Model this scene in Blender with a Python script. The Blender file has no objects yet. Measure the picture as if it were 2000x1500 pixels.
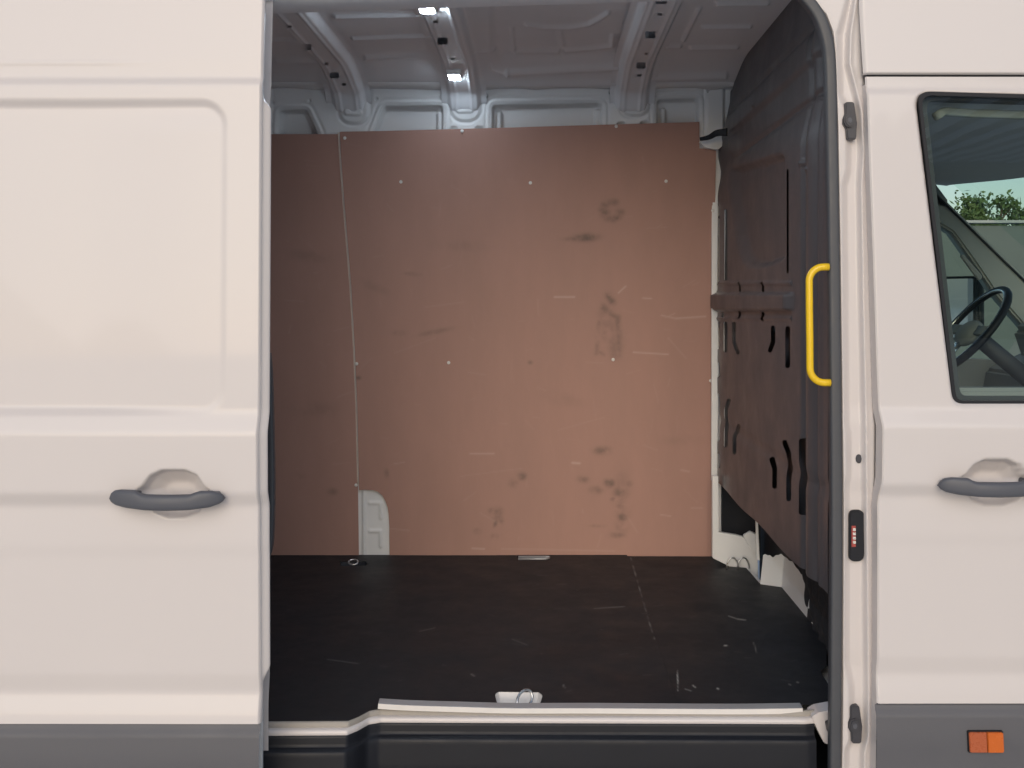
import bpy, bmesh, math, random
import numpy as np
random.seed(7); rng = np.random.default_rng(7)
scene = bpy.context.scene
col = scene.collection
R = math.radians

# ------------------------------------------------------------------ camera, sky, sun, exposure
F, DC, CZ = 2190.0, 2.6, 1.6            # focal length in photo pixels, camera distance, eye height
cam = bpy.data.cameras.new('camera'); camo = bpy.data.objects.new('camera', cam); col.objects.link(camo)
camo.location = (0, -DC, CZ); camo.rotation_euler = (R(90), 0, 0)
cam.sensor_width = 36; cam.lens = 36 * F / 2000; cam.shift_x = -0.03; cam.shift_y = -0.08
cam.clip_start = 0.05; cam.clip_end = 2000
scene.camera = camo
world = bpy.data.worlds.new('World'); scene.world = world; world.use_nodes = True
wn = world.node_tree.nodes; wl = world.node_tree.links
sky = wn.new('ShaderNodeTexSky'); sky.sky_type = 'NISHITA'; sky.sun_disc = False
SUN_EL, SUN_AZ = 22, 185                # azimuth clockwise from +Y, the sun behind the photographer
sky.sun_elevation = R(SUN_EL); sky.sun_rotation = R(SUN_AZ)
sky.air_density = 1.0; sky.dust_density = 1.6; sky.ozone_density = 0.6
bg = wn['Background']; bg.inputs[1].default_value = 0.15
wl.new(sky.outputs[0], bg.inputs[0])
sl = bpy.data.lights.new('sun', 'SUN'); sl.energy = 1.5; sl.angle = R(55); sl.color = (1, 0.96, 0.93)
so = bpy.data.objects.new('sun', sl); col.objects.link(so)
so.rotation_euler = (R(90 - SUN_EL), 0, R(180 - SUN_AZ))
so.location = (-3, -8, 10)
vs_ = scene.view_settings
vs_.view_transform = 'Standard'; vs_.look = 'None'; vs_.gamma = 1; vs_.exposure = -0.30; vs_.use_curve_mapping = False

# ------------------------------------------------------------------ helpers
def UX(px, Y): return (np.asarray(px, float) - 1060) / F * (np.asarray(Y) + DC)
def VZ(py, Y): return CZ - (np.asarray(py, float) - 590) / F * (np.asarray(Y) + DC)
def PX(x, Y): return 1060 + F * x / (Y + DC)
def PY(z, Y): return 590 - F * (z - CZ) / (Y + DC)
def P3(px, py, Y): return (float(UX(px, Y)), float(Y), float(VZ(py, Y)))
def on_z(px, py, z):
    d = (CZ - z) * F / (py - 590); return ((px - 1060) / F * d, d - DC)
def sstep(a, b, x):
    t = np.clip((x - a) / (b - a), 0, 1); return t * t * (3 - 2 * t)
def sd_box(x, y, cx, cy, hw, hh, r=0.0):
    qx = np.abs(x - cx) - hw + r; qy = np.abs(y - cy) - hh + r
    return np.hypot(np.maximum(qx, 0), np.maximum(qy, 0)) + np.minimum(np.maximum(qx, qy), 0) - r
def sd_seg(x, y, pts, r):
    d = np.full(np.broadcast(x, y).shape, 1e9)
    for (ax, ay), (bx, by) in zip(pts[:-1], pts[1:]):
        vx, vy = bx - ax, by - ay; L = vx * vx + vy * vy + 1e-12
        t = np.clip(((x - ax) * vx + (y - ay) * vy) / L, 0, 1)
        d = np.minimum(d, np.hypot(x - ax - t * vx, y - ay - t * vy))
    return d - r
def sd_poly(x, y, pts, r=0.0):
    pts = [tuple(p) for p in pts]; d = np.full(np.broadcast(x, y).shape, 1e18); s = np.ones(d.shape)
    n = len(pts); j = n - 1
    for i in range(n):
        ex, ey = pts[j][0] - pts[i][0], pts[j][1] - pts[i][1]
        wx, wy = x - pts[i][0], y - pts[i][1]
        t = np.clip((wx * ex + wy * ey) / (ex * ex + ey * ey + 1e-12), 0, 1)
        bx, by = wx - ex * t, wy - ey * t
        d = np.minimum(d, bx * bx + by * by)
        c1 = y >= pts[i][1]; c2 = y < pts[j][1]; c3 = ex * wy > ey * wx
        s = np.where((c1 & c2 & c3) | (~c1 & ~c2 & ~c3), -s, s); j = i
    return s * np.sqrt(d) - r
def rpoly(pts, n=8):
    """polygon (x, y, corner radius) -> points with rounded corners"""
    out = []; m = len(pts)
    for i in range(m):
        p = np.array(pts[i][:2], float); r = pts[i][2] if len(pts[i]) > 2 else 0
        if r <= 0: out.append(tuple(p)); continue
        a = np.array(pts[i - 1][:2], float) - p; b = np.array(pts[(i + 1) % m][:2], float) - p
        a /= np.linalg.norm(a); b /= np.linalg.norm(b)
        ang = math.acos(np.clip(a @ b, -1, 1)); t = r / math.tan(ang / 2)
        for k in range(n + 1):
            s = k / n; q = (1 - s) ** 2 * (p + a * t) + 2 * s * (1 - s) * p + s * s * (p + b * t); out.append(tuple(q))
    return out

def link(name, me, mat=None, parent=None):
    o = bpy.data.objects.new(name, me); col.objects.link(o)
    if mat is not None and me is not None:
        for m_ in (mat if isinstance(mat, (list, tuple)) else [mat]): me.materials.append(m_)
    if parent is not None: o.parent = parent
    return o
def mesh(name, verts, faces, mat, parent=None, smooth=True):
    me = bpy.data.meshes.new(name); me.from_pydata([tuple(map(float, v)) for v in verts], [], [tuple(map(int, f)) for f in faces])
    me.polygons.foreach_set('use_smooth', [smooth] * len(me.polygons)); me.update()
    return link(name, me, mat, parent)
def field(name, us, vs, fn, mat, parent=None, hole=None, flip=False, attrs=None):
    """dense stamped sheet: grid over (u, v), fn(U, V) -> X, Y, Z; hole(U, V) < 0 is cut away with a clean edge"""
    us = np.asarray(us, float); vs = np.asarray(vs, float)
    U, V = np.meshgrid(us, vs); nu, nv = len(us), len(vs)
    idx = np.arange(nu * nv).reshape(nv, nu)
    q = np.stack([idx[:-1, :-1], idx[:-1, 1:], idx[1:, 1:], idx[1:, :-1]], -1).reshape(-1, 4)
    if hole is not None:
        Uc = (U[:-1, :-1] + U[1:, 1:]) / 2; Vc = (V[:-1, :-1] + V[1:, 1:]) / 2
        keep = (hole(Uc, Vc) > 0).reshape(-1)
        tk = np.zeros(nu * nv, bool); tr = np.zeros(nu * nv, bool)
        tk[q[keep].reshape(-1)] = True; tr[q[~keep].reshape(-1)] = True
        b = (tk & tr).reshape(nv, nu); e = 1e-4
        for _ in range(3):
            s = hole(U, V); gx = (hole(U + e, V) - hole(U - e, V)) / (2 * e); gy = (hole(U, V + e) - hole(U, V - e)) / (2 * e)
            g2 = gx * gx + gy * gy + 1e-6
            U = np.where(b, U - s * gx / g2, U); V = np.where(b, V - s * gy / g2, V)
        q = q[keep]
    X, Y, Z = fn(U, V)
    co = np.stack([np.broadcast_to(a, U.shape) for a in (X, Y, Z)], -1).reshape(-1, 3)
    if flip: q = q[:, ::-1]
    used = np.zeros(nu * nv, bool); used[q.reshape(-1)] = True
    remap = np.cumsum(used) - 1; q = remap[q]; co = co[used]
    me = bpy.data.meshes.new(name)
    me.vertices.add(len(co)); me.vertices.foreach_set('co', co.astype(np.float32).reshape(-1))
    me.loops.add(q.size); me.loops.foreach_set('vertex_index', q.reshape(-1).astype(np.int32))
    me.polygons.add(len(q)); me.polygons.foreach_set('loop_start', np.arange(0, q.size, 4, dtype=np.int32))
    me.polygons.foreach_set('loop_total', np.full(len(q), 4, np.int32))
    me.polygons.foreach_set('use_smooth', np.ones(len(q), bool))
    me.update(calc_edges=True); me.validate()
    if attrs:
        for k, f in attrs.items():
            a = me.attributes.new(k, 'FLOAT', 'POINT')
            a.data.foreach_set('value', np.broadcast_to(f(U, V), U.shape).reshape(-1)[used].astype(np.float32))
    return link(name, me, mat, parent)
def box(name, x0, x1, y0, y1, z0, z1, mat, parent=None, bev=0.0):
    bm = bmesh.new(); bmesh.ops.create_cube(bm, size=1)
    for v in bm.verts: v.co = ((x0 + x1) / 2 + v.co.x * (x1 - x0), (y0 + y1) / 2 + v.co.y * (y1 - y0), (z0 + z1) / 2 + v.co.z * (z1 - z0))
    if bev: bmesh.ops.bevel(bm, geom=bm.edges[:], offset=bev, segments=2, affect='EDGES')
    me = bpy.data.meshes.new(name); bm.to_mesh(me); bm.free(); return link(name, me, mat, parent)
def prism(name, pts, y0, y1, mat, parent=None, axis='y', bev=0.0):
    """closed outline extruded; axis y: outline (x, z); axis x: outline (y, z); axis z: outline (x, y)"""
    bm = bmesh.new()
    def mk(a, b, c): return {'y': (a, c, b), 'x': (c, a, b), 'z': (a, b, c)}[axis]
    A = [bm.verts.new(mk(float(p[0]), float(p[1]), y0)) for p in pts]; B = [bm.verts.new(mk(float(p[0]), float(p[1]), y1)) for p in pts]
    bm.faces.new(A); bm.faces.new(B[::-1]); n = len(pts)
    for i in range(n): bm.faces.new((A[i], B[i], B[(i + 1) % n], A[(i + 1) % n]))
    bmesh.ops.recalc_face_normals(bm, faces=bm.faces[:])
    if bev: bmesh.ops.bevel(bm, geom=[e for e in bm.edges if e.calc_face_angle(0) > 0.6], offset=bev, segments=2, affect='EDGES')
    me = bpy.data.meshes.new(name); bm.to_mesh(me); bm.free(); return link(name, me, mat, parent)
def sweep(name, path, prof, mat, parent=None, up=(0, 1, 0), closed=False, smooth=True, scale=None):
    """closed profile (a, b) along path; a along side = tangent x up, b along up"""
    path = [np.array(p, float) for p in path]; n = len(path); m = len(prof); V = []; Fc = []
    for i, p in enumerate(path):
        t = path[min(i + 1, n - 1)] - path[max(i - 1, 0)] if not closed else path[(i + 1) % n] - path[i - 1]
        t /= np.linalg.norm(t) + 1e-12; u = np.array(up, float); s = np.cross(t, u); s /= np.linalg.norm(s) + 1e-12; w = np.cross(s, t)
        k = 1 if scale is None else scale[i]
        for a, b in prof: V.append(p + s * a * k + w * b * k)
    for i in range(n if closed else n - 1):
        for j in range(m):
            a = i * m + j; b = i * m + (j + 1) % m; c = ((i + 1) % n) * m + (j + 1) % m; d = ((i + 1) % n) * m + j
            Fc.append((a, b, c, d))
    if not closed: Fc += [tuple(range(m))[::-1], tuple(range((n - 1) * m, n * m))]
    o = mesh(name, V, Fc, mat, parent, smooth)
    bm = bmesh.new(); bm.from_mesh(o.data); bmesh.ops.recalc_face_normals(bm, faces=bm.faces[:]); bm.to_mesh(o.data); bm.free()
    return o
def circ(r, n=12, ry=None): return [(r * math.cos(2 * math.pi * k / n), (ry or r) * math.sin(2 * math.pi * k / n)) for k in range(n)]
def rrect(hw, hh, r, n=4): return rpoly([(-hw, -hh, r), (hw, -hh, r), (hw, hh, r), (-hw, hh, r)], n)
def spline(pts, n=10):
    pts = [np.array(p, float) for p in pts]; out = []
    for i in range(len(pts) - 1):
        p0 = pts[max(i - 1, 0)]; p1 = pts[i]; p2 = pts[i + 1]; p3 = pts[min(i + 2, len(pts) - 1)]
        for k in range(n):
            t = k / n
            out.append(0.5 * (2 * p1 + (p2 - p0) * t + (2 * p0 - 5 * p1 + 4 * p2 - p3) * t * t + (3 * p1 - p0 - 3 * p2 + p3) * t ** 3))
    out.append(pts[-1]); return out
def lerp(tab, t):
    a = np.array(tab, float); return np.interp(t, a[:, 0], a[:, 1])
def tag(o, label, cat=None, group=None, kind=None):
    o['label'] = label
    if cat: o['category'] = cat
    if group: o['group'] = group
    if kind: o['kind'] = kind
    return o

# ------------------------------------------------------------------ materials
def mat(name, base, rough=0.5, metal=0.0, spec=0.5, coat=0.0, var=0.06, vscale=6.0, bump=0.0, bscale=200.0, emit=None, estr=0.0, rvar=0.08, stretch=None):
    m = bpy.data.materials.new(name); m.use_nodes = True; nt = m.node_tree; N, L = nt.nodes, nt.links
    b = N['Principled BSDF']; b.inputs['Roughness'].default_value = rough; b.inputs['Metallic'].default_value = metal
    b.inputs['Specular IOR Level'].default_value = spec; b.inputs['Coat Weight'].default_value = coat; b.inputs['Coat Roughness'].default_value = 0.035
    tc = N.new('ShaderNodeTexCoord'); vec = tc.outputs['Object']
    if stretch:
        mp = N.new('ShaderNodeMapping'); mp.inputs['Scale'].default_value = stretch; L.new(vec, mp.inputs[0]); vec = mp.outputs[0]
    nz = N.new('ShaderNodeTexNoise'); nz.inputs['Scale'].default_value = vscale; nz.inputs['Detail'].default_value = 8; nz.inputs['Roughness'].default_value = 0.62
    L.new(vec, nz.inputs['Vector'])
    mx = N.new('ShaderNodeMix'); mx.data_type = 'RGBA'
    mx.inputs[6].default_value = (*[c * (1 - var) for c in base], 1); mx.inputs[7].default_value = (*[min(1, c * (1 + var)) for c in base], 1)
    L.new(nz.outputs['Fac'], mx.inputs[0]); L.new(mx.outputs[2], b.inputs['Base Color'])
    mr = N.new('ShaderNodeMapRange'); mr.inputs[1].default_value = 0.3; mr.inputs[2].default_value = 0.7
    mr.inputs[3].default_value = max(0.02, rough - rvar); mr.inputs[4].default_value = min(1, rough + rvar)
    L.new(nz.outputs['Fac'], mr.inputs[0]); L.new(mr.outputs[0], b.inputs['Roughness'])
    if bump:
        n2 = N.new('ShaderNodeTexNoise'); n2.inputs['Scale'].default_value = bscale; n2.inputs['Detail'].default_value = 3; L.new(vec, n2.inputs['Vector'])
        bp = N.new('ShaderNodeBump'); bp.inputs['Strength'].default_value = bump; bp.inputs['Distance'].default_value = 0.001
        L.new(n2.outputs['Fac'], bp.inputs['Height']); L.new(bp.outputs[0], b.inputs['Normal'])
    if emit: b.inputs['Emission Color'].default_value = (*emit, 1); b.inputs['Emission Strength'].default_value = estr
    m['out'] = 1
    return m
def add_attr(m, name, colr, strength=1.0, noise=None):
    """mix a colour over the base where the mesh attribute (a wear mark) is set"""
    nt = m.node_tree; N, L = nt.nodes, nt.links; b = N['Principled BSDF']
    src = b.inputs['Base Color'].links[0].from_socket
    at = N.new('ShaderNodeAttribute'); at.attribute_name = name; fac = at.outputs['Fac']
    if noise:
        nz = N.new('ShaderNodeTexNoise'); nz.inputs['Scale'].default_value = noise; nz.inputs['Detail'].default_value = 6
        tc = N.new('ShaderNodeTexCoord'); L.new(tc.outputs['Object'], nz.inputs['Vector'])
        rm = N.new('ShaderNodeMapRange'); rm.inputs[1].default_value = 0.28; rm.inputs[2].default_value = 0.58; L.new(nz.outputs['Fac'], rm.inputs[0])
        mu = N.new('ShaderNodeMath'); mu.operation = 'MULTIPLY'; L.new(fac, mu.inputs[0]); L.new(rm.outputs[0], mu.inputs[1]); fac = mu.outputs[0]
    mu = N.new('ShaderNodeMath'); mu.operation = 'MULTIPLY'; mu.inputs[1].default_value = strength; mu.use_clamp = True; L.new(fac, mu.inputs[0])
    mx = N.new('ShaderNodeMix'); mx.data_type = 'RGBA'; L.new(mu.outputs[0], mx.inputs[0]); L.new(src, mx.inputs[6]); mx.inputs[7].default_value = (*colr, 1)
    L.new(mx.outputs[2], b.inputs['Base Color'])
M = {}
M['paint'] = mat('white_paint', (0.622, 0.583, 0.575), 0.40, coat=0.32, spec=0.32, var=0.012, vscale=3.5, bump=0.0, bscale=60, rvar=0.02)
M['inner'] = mat('inner_grey_paint', (0.80, 0.80, 0.795), 0.42, var=0.05, vscale=7, bump=0.05, bscale=90)
M['roofmetal'] = mat('roof_inner_paint', (0.84, 0.85, 0.87), 0.60, var=0.05, vscale=6, bump=0.05, bscale=80)
M['ply'] = mat('lining_plywood', (0.415, 0.242, 0.197), 0.55, spec=0.3, var=0.13, vscale=7.0, bump=0.3, bscale=70, stretch=(1, 1, 0.3))
add_attr(M['ply'], 'smudge', (0.080, 0.070, 0.060), 0.72, noise=22)
add_attr(M['ply'], 'scratch', (0.62, 0.47, 0.40), 0.75)
M['plyedge'] = mat('plywood_edge', (0.66, 0.56, 0.49), 0.7, var=0.12, vscale=60)
M['floor'] = mat('floor_board_film', (0.012, 0.0145, 0.0185), 0.55, spec=0.24, var=0.4, vscale=9, bump=0.25, bscale=260)
add_attr(M['floor'], 'dust', (0.06, 0.058, 0.058), 0.35, noise=5)
add_attr(M['floor'], 'scratch', (0.50, 0.48, 0.45), 0.9)
M['black'] = mat('black_plastic', (0.012, 0.0135, 0.019), 0.5, spec=0.3, var=0.15, vscale=14, bump=0.12, bscale=400)
M['clad'] = mat('grey_cladding', (0.100, 0.100, 0.112), 0.55, var=0.06, vscale=5, bump=0.25, bscale=500)
M['handle'] = mat('handle_plastic', (0.085, 0.090, 0.108), 0.5, var=0.06, vscale=20, bump=0.15, bscale=600)
M['part'] = mat('partition_plastic', (0.080, 0.077, 0.085), 0.4, var=0.08, vscale=6, bump=0.03, bscale=180)
M['rubber'] = mat('seal_rubber', (0.062, 0.065, 0.074), 0.5, var=0.12, vscale=30)
M['bumper'] = mat('bumper_rubber', (0.045, 0.045, 0.055), 0.5, var=0.15, vscale=60)
M['yellow'] = mat('yellow_paint', (0.80, 0.52, 0.012), 0.36, coat=0.2, var=0.06, vscale=30)
M['strip'] = mat('white_strip', (0.72, 0.69, 0.66), 0.4, var=0.07, vscale=25)
M['striptop'] = mat('strip_grey', (0.42, 0.42, 0.43), 0.4, metal=0.3, var=0.08, vscale=25)
M['beige'] = mat('floor_edge_band', (0.33, 0.305, 0.275), 0.6, var=0.14, vscale=30)
M['steel'] = mat('zinc_steel', (0.62, 0.62, 0.62), 0.3, metal=0.9, var=0.1, vscale=60)
M['dark'] = mat('dark_void', (0.020, 0.022, 0.028), 0.7, var=0.2, vscale=12)
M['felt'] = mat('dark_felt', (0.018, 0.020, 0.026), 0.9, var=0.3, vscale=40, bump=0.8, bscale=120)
M['orange'] = mat('marker_orange', (0.58, 0.125, 0.010), 0.25, coat=0.5, var=0.05, vscale=60)
M['red'] = mat('marker_red', (0.42, 0.10, 0.032), 0.3, coat=0.4, var=0.05, vscale=60)
M['cab'] = mat('cab_trim', (0.24, 0.255, 0.255), 0.6, var=0.1, vscale=12, bump=0.1, bscale=300)
M['frame'] = mat('frame_plastic', (0.045, 0.05, 0.06), 0.6, var=0.1, vscale=12)
M['cablight'] = mat('cab_pillar_trim', (0.34, 0.36, 0.35), 0.7, var=0.06, vscale=12)
M['headliner'] = mat('headliner_cloth', (0.58, 0.59, 0.61), 0.9, var=0.08, vscale=30)
M['chrome'] = mat('satin_trim', (0.75, 0.77, 0.76), 0.22, metal=1.0, var=0.04, vscale=20)
M['mirror'] = mat('mirror_glass', (0.92, 0.94, 0.92), 0.02, metal=1.0, var=0.0, rvar=0.0)
M['concrete'] = mat('yard_concrete', (0.70, 0.70, 0.69), 0.85, var=0.18, vscale=1.2, bump=0.4, bscale=30)
M['corr'] = mat('stripe_translucent', (0.66, 0.68, 0.71), 0.55, var=0.15, vscale=1.5)  # bright canopy stripes; translucent mix below lets sky light through
_n = M['corr'].node_tree; _t = _n.nodes.new('ShaderNodeBsdfTranslucent'); _t.inputs[0].default_value = (0.78, 0.84, 0.90, 1)
_m = _n.nodes.new('ShaderNodeMixShader'); _m.inputs[0].default_value = 0.85
_n.links.new(_n.nodes['Principled BSDF'].outputs[0], _m.inputs[1]); _n.links.new(_t.outputs[0], _m.inputs[2]); _n.links.new(_m.outputs[0], _n.nodes['Material Output'].inputs[0])
M['hedgewall'] = mat('yard_wall_paint', (0.11, 0.135, 0.125), 0.8, var=0.2, vscale=1.5)
M['bark'] = mat('bark', (0.10, 0.075, 0.05), 0.9, var=0.3, vscale=14, bump=0.8, bscale=30)
M['leaf'] = mat('leaf', (0.09, 0.15, 0.045), 0.6, var=0.45, vscale=2.2)
M['lamp'] = mat('lamp_lens', (0.9, 0.92, 0.95), 0.3, var=0.0, emit=(0.74, 0.87, 1.0), estr=115.0)
M['lamp2'] = mat('lamp_lens_near', (0.9, 0.92, 0.95), 0.3, var=0.0, emit=(0.74, 0.87, 1.0), estr=850.0)
M['contact'] = mat('contact_pin', (0.85, 0.80, 0.74), 0.3, metal=0.6, var=0.1, vscale=200)
M['copper'] = mat('contact_red', (0.35, 0.06, 0.05), 0.4, var=0.1, vscale=200)
def glass(name, tint):
    m = bpy.data.materials.new(name); m.use_nodes = True; N, L = m.node_tree.nodes, m.node_tree.links
    N.remove(N['Principled BSDF']); tr = N.new('ShaderNodeBsdfTransparent'); tr.inputs[0].default_value = (*tint, 1)
    gl = N.new('ShaderNodeBsdfGlossy'); gl.inputs['Roughness'].default_value = 0.015
    fr = N.new('ShaderNodeFresnel'); fr.inputs[0].default_value = 1.85
    nz = N.new('ShaderNodeTexNoise'); nz.inputs['Scale'].default_value = 3.0
    bp = N.new('ShaderNodeBump'); bp.inputs['Strength'].default_value = 0.012; bp.inputs['Distance'].default_value = 0.02
    L.new(nz.outputs['Fac'], bp.inputs['Height']); L.new(bp.outputs[0], gl.inputs['Normal'])
    mx = N.new('ShaderNodeMixShader'); L.new(fr.outputs[0], mx.inputs[0]); L.new(tr.outputs[0], mx.inputs[1]); L.new(gl.outputs[0], mx.inputs[2])
    L.new(mx.outputs[0], N['Material Output'].inputs[0]); return m
M['glass'] = glass('window_glass', (0.86, 0.95, 0.91))

# ------------------------------------------------------------------ the yard
g = mesh('ground', [(-300, -300, 0), (300, -300, 0), (300, 300, 0), (-300, 300, 0)], [(0, 1, 2, 3)], M['concrete'], None, False)
g['kind'] = 'structure'; g['label'] = 'grey concrete yard the van stands on'

# ------------------------------------------------------------------ body profile shared by the doors and the pillar
zt = np.arange(0.2, 2.8, 0.001)
_o = np.interp(zt, [.2, .664, .690, .734, .776, 1.035, 1.062, 1.150, 1.180, 1.312, 1.356, 2.05, 2.088, 2.097, 2.14, 2.4, 2.6, 2.8],
               [.004, .004, .000, -.011, -.002, .001, .0035, .003, .019, .021, .003, -.012, -.013, -.024, -.025, -.048, -.11, -.25])
_k = np.exp(-0.5 * (np.arange(-18, 19) / 5.5) ** 2); _k /= _k.sum()
_o = np.convolve(np.pad(_o, 18, mode='edge'), _k, mode='valid')
def OUT(z): return np.interp(z, zt, _o)

van = bpy.data.objects.new('van', None); col.objects.link(van)
tag(van, 'white high-roof panel van with its side door slid open on an empty cargo bay', 'van')

# ------------------------------------------------------------------ sliding door, slid back and standing proud of the body
YD = -0.12
XE = float(UX(508, YD))                       # front edge of the open door
def door_y(U, Z):
    d0 = YD - OUT(Z); px = PX(U, YD); py = PY(Z, YD)
    y = d0.copy()
    s = sd_box(px, py, -400, 501, 836, 302, 46)           # stamped panel
    w_ = 10 - 3 * sstep(380, 440, px); y = y + (0.011 - 0.0085 * sstep(150, 430, px)* sstep(190, 260, py)) * sstep(w_, -w_, s)
    c = sd_poly(px, py, rpoly([(*q, 12) for q in [(262, 958), (283, 949), (300, 926), (322, 916), (365, 916), (388, 926), (402, 949), (420, 958), (402, 975), (388, 998), (362, 1009), (328, 1009), (303, 998), (288, 975)]], 4), 0)
    y = y + 0.030 * sstep(2.5, -6, c) + 0.026 * sstep(-2, -34, c)
    y = y - 0.0014 * np.exp(-((py - 118) / 4.0) ** 2) * sstep(340, 180, px)
    y = y + 0.006 * sstep(XE - 0.006, XE, U) ** 2          # rounded hem
    y = y + 0.0012 * np.sin(U * 5.1 + 1.0) * np.sin(Z * 3.3) # panel is never dead flat
    return y
us = np.r_[np.linspace(XE - 1.40, UX(-60, YD), 40)[:-1], np.arange(UX(-60, YD), XE - 0.008, 0.0042), np.linspace(XE - 0.008, XE, 5)]
zs = np.r_[np.arange(0.668, 2.20, 0.0036), np.linspace(2.20, 2.40, 24)]
sdoor = field('sliding_door', us, zs, lambda U, Z: (U, door_y(U, Z), Z), M['paint'], van)
sdoor['label'] = 'white sliding door slid back, with a stamped panel and dark handle'
def clad_fn(off, y0):
    def f(U, Z):
        return U, y0 - OUT(np.full_like(Z, 0.664)) - off - 0.006 + 0.010 * sstep(0.640, 0.668, Z) + 0.002 * np.sin(Z * 40), Z
    return f
field('lower_cladding', np.linspace(XE - 1.40, XE + 0.001, 60), np.r_[np.linspace(0.36, 0.62, 30), np.linspace(0.625, 0.668, 20)], clad_fn(0.004, YD), M['clad'], sdoor)
zz = np.r_[np.arange(0.50, 2.118, 0.004)]
def edge_fn(U, Z):                             # u = 0..1 across the front return of the door
    top = 0.0075 * sstep(2.050, 2.030, Z)
    x = XE - 0.0045 * np.exp(-((U - 0.10) / 0.07) ** 2) + 0.0155 * sstep(0.12, 0.85, U) * sstep(2.060, 2.030, Z) * (1 - 0.9 * sstep(0.79, 0.75, Z)) - 0.005 * sstep(0.90, 1.0, U)
    dep = 0.018 * sstep(2.085, 2.03, Z) * (1 - 0.8 * sstep(0.79, 0.74, Z)) + 0.006
    return x, YD - OUT(Z) + 0.006 + U * dep, Z
field('door_edge', np.linspace(0, 1, 30), np.r_[np.arange(0.668, 2.40, 0.005)], edge_fn, M['paint'], sdoor)
box('door_inner_panel', XE - 1.38, XE - 0.012, -0.058, -0.045, 0.40, 2.36, M['inner'], sdoor)
top = [(225, 968), (230, 957), (237, 952), (250, 949.5), (280, 950), (290, 955.5), (300, 958), (343, 958.5), (385, 958), (394, 954.5), (404, 951.5), (425, 952), (438, 956), (444, 961), (447.5, 968)]
bot = [(225, 968), (230, 975), (240, 980), (262, 984.5), (300, 988), (343, 989), (385, 988), (420, 984), (438, 978), (444, 974), (447.5, 968)]
def handle(name, dx, y0, parent, label=None):
    n, m = 70, 20; V = []; Fc = []
    t = 0.5 - 0.5 * np.cos(np.linspace(0.02, math.pi - 0.02, n)); px = 225 + 222.5 * t
    for i, p in enumerate(px):
        za, zb = lerp(top, p), lerp(bot, p); zc, h = (za + zb) / 2, max((zb - za) / 2, 0.4)
        out = 0.010 + 0.022 * (math.sin(math.pi * t[i]) ** 0.55)
        th = 0.004 + 0.010 * (math.sin(math.pi * t[i]) ** 0.5)
        for k in range(m):
            a = 2 * math.pi * k / m; ca, sa = math.cos(a), math.sin(a)
            ca = math.copysign(abs(ca) ** 0.7, ca); sa = math.copysign(abs(sa) ** 0.7, sa)
            V.append((float(UX(p, YD)) + dx, y0 - 0.024 - out + th * ca + 0.004, float(VZ(zc, YD)) + sa * h / F * (YD + DC)))
    for i in range(n - 1):
        for k in range(m): Fc.append((i * m + k, i * m + (k + 1) % m, (i + 1) * m + (k + 1) % m, (i + 1) * m + k))
    Fc += [tuple(range(m))[::-1], tuple(range((n - 1) * m, n * m))]
    o = mesh(name, V, Fc, M['handle'], parent)
    bm = bmesh.new(); bm.from_mesh(o.data); bmesh.ops.recalc_face_normals(bm, faces=bm.faces[:]); bm.to_mesh(o.data); bm.free()
    # feet that carry the bar at both ends
    for q, (a, b) in enumerate(((236, 276), (404, 436))):
        pts = rpoly([(float(UX(x, YD)) + dx, float(VZ(y, YD)), 0.006) for x, y in ((a, 957), (b, 956), (b, 977), (a, 975))], 4)
        prism('handle_foot', pts, y0 - 0.030, y0 + 0.012, M['handle'], parent, bev=0.002)
    return o
handle('handle', 0.0, YD, sdoor)

# ------------------------------------------------------------------ pillar between the opening and the cab door
edgeR = [(-60, 1690), (0, 1688), (100, 1691), (145, 1693), (300, 1697), (480, 1703), (700, 1709), (800, 1712), (830, 1716), (940, 1715), (985, 1710), (1100, 1711), (1300, 1711), (1370, 1709), (1600, 1706)]
edgeL = [(-60, 1300), (-46, 1480), (-40, 1520), (-22, 1562), (0, 1592), (22, 1611), (57, 1624), (95, 1628), (136, 1630), (250, 1634), (480, 1638), (750, 1642), (1000, 1645), (1400, 1643), (1600, 1640)]
def pil(U, Vp):
    """U 0..1 across the pillar, Vp photo row"""
    l, r = lerp(edgeL, Vp), lerp(edgeR, Vp); px = l + (r - l) * U
    z0 = VZ(Vp, 0.03)
    y = 0.045 - 0.35 * OUT(z0)
    cl = lerp([(-60, 1668), (0, 1655), (60, 1638), (180, 1640), (215, 1656), (330, 1656), (360, 1648), (830, 1652), (850, 1656), (930, 1656), (950, 1652), (1300, 1652), (1345, 1662), (1450, 1662), (1475, 1652), (1600, 1652)], Vp)
    cr = lerp([(-60, 1672), (0, 1664), (60, 1655), (120, 1653), (180, 1668), (215, 1676), (300, 1680), (335, 1677), (360, 1676), (600, 1680), (830, 1685), (1300, 1689), (1440, 1690), (1475, 1682), (1600, 1680)], Vp)
    ch = sstep(cl - 7, cl + 9, px) * sstep(cr + 8, cr - 7, px)
    y = y + 0.015 * ch
    y = y - 0.004 * np.exp(-((px - cr - 7) / 4.5) ** 2)
    y = y + 0.020 * sstep(r - 11, r, px) ** 1.5             # rolls into the shut gap of the cab door
    y = y + 0.010 * sstep(l + 5, l, px) ** 1.5
    y = y + 0.003 * sstep(1390, 1460, Vp) * ch
    return UX(px, y), y, z0
rows = np.r_[np.arange(-60, 140, 3.0), np.arange(140, 1700, 4.0)]
pillar = field('door_pillar', np.linspace(0, 1, 60), rows, pil, M['paint'], van, flip=True)
pillar['label'] = 'white door pillar with rubber buffers and an electric contact plate'
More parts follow.
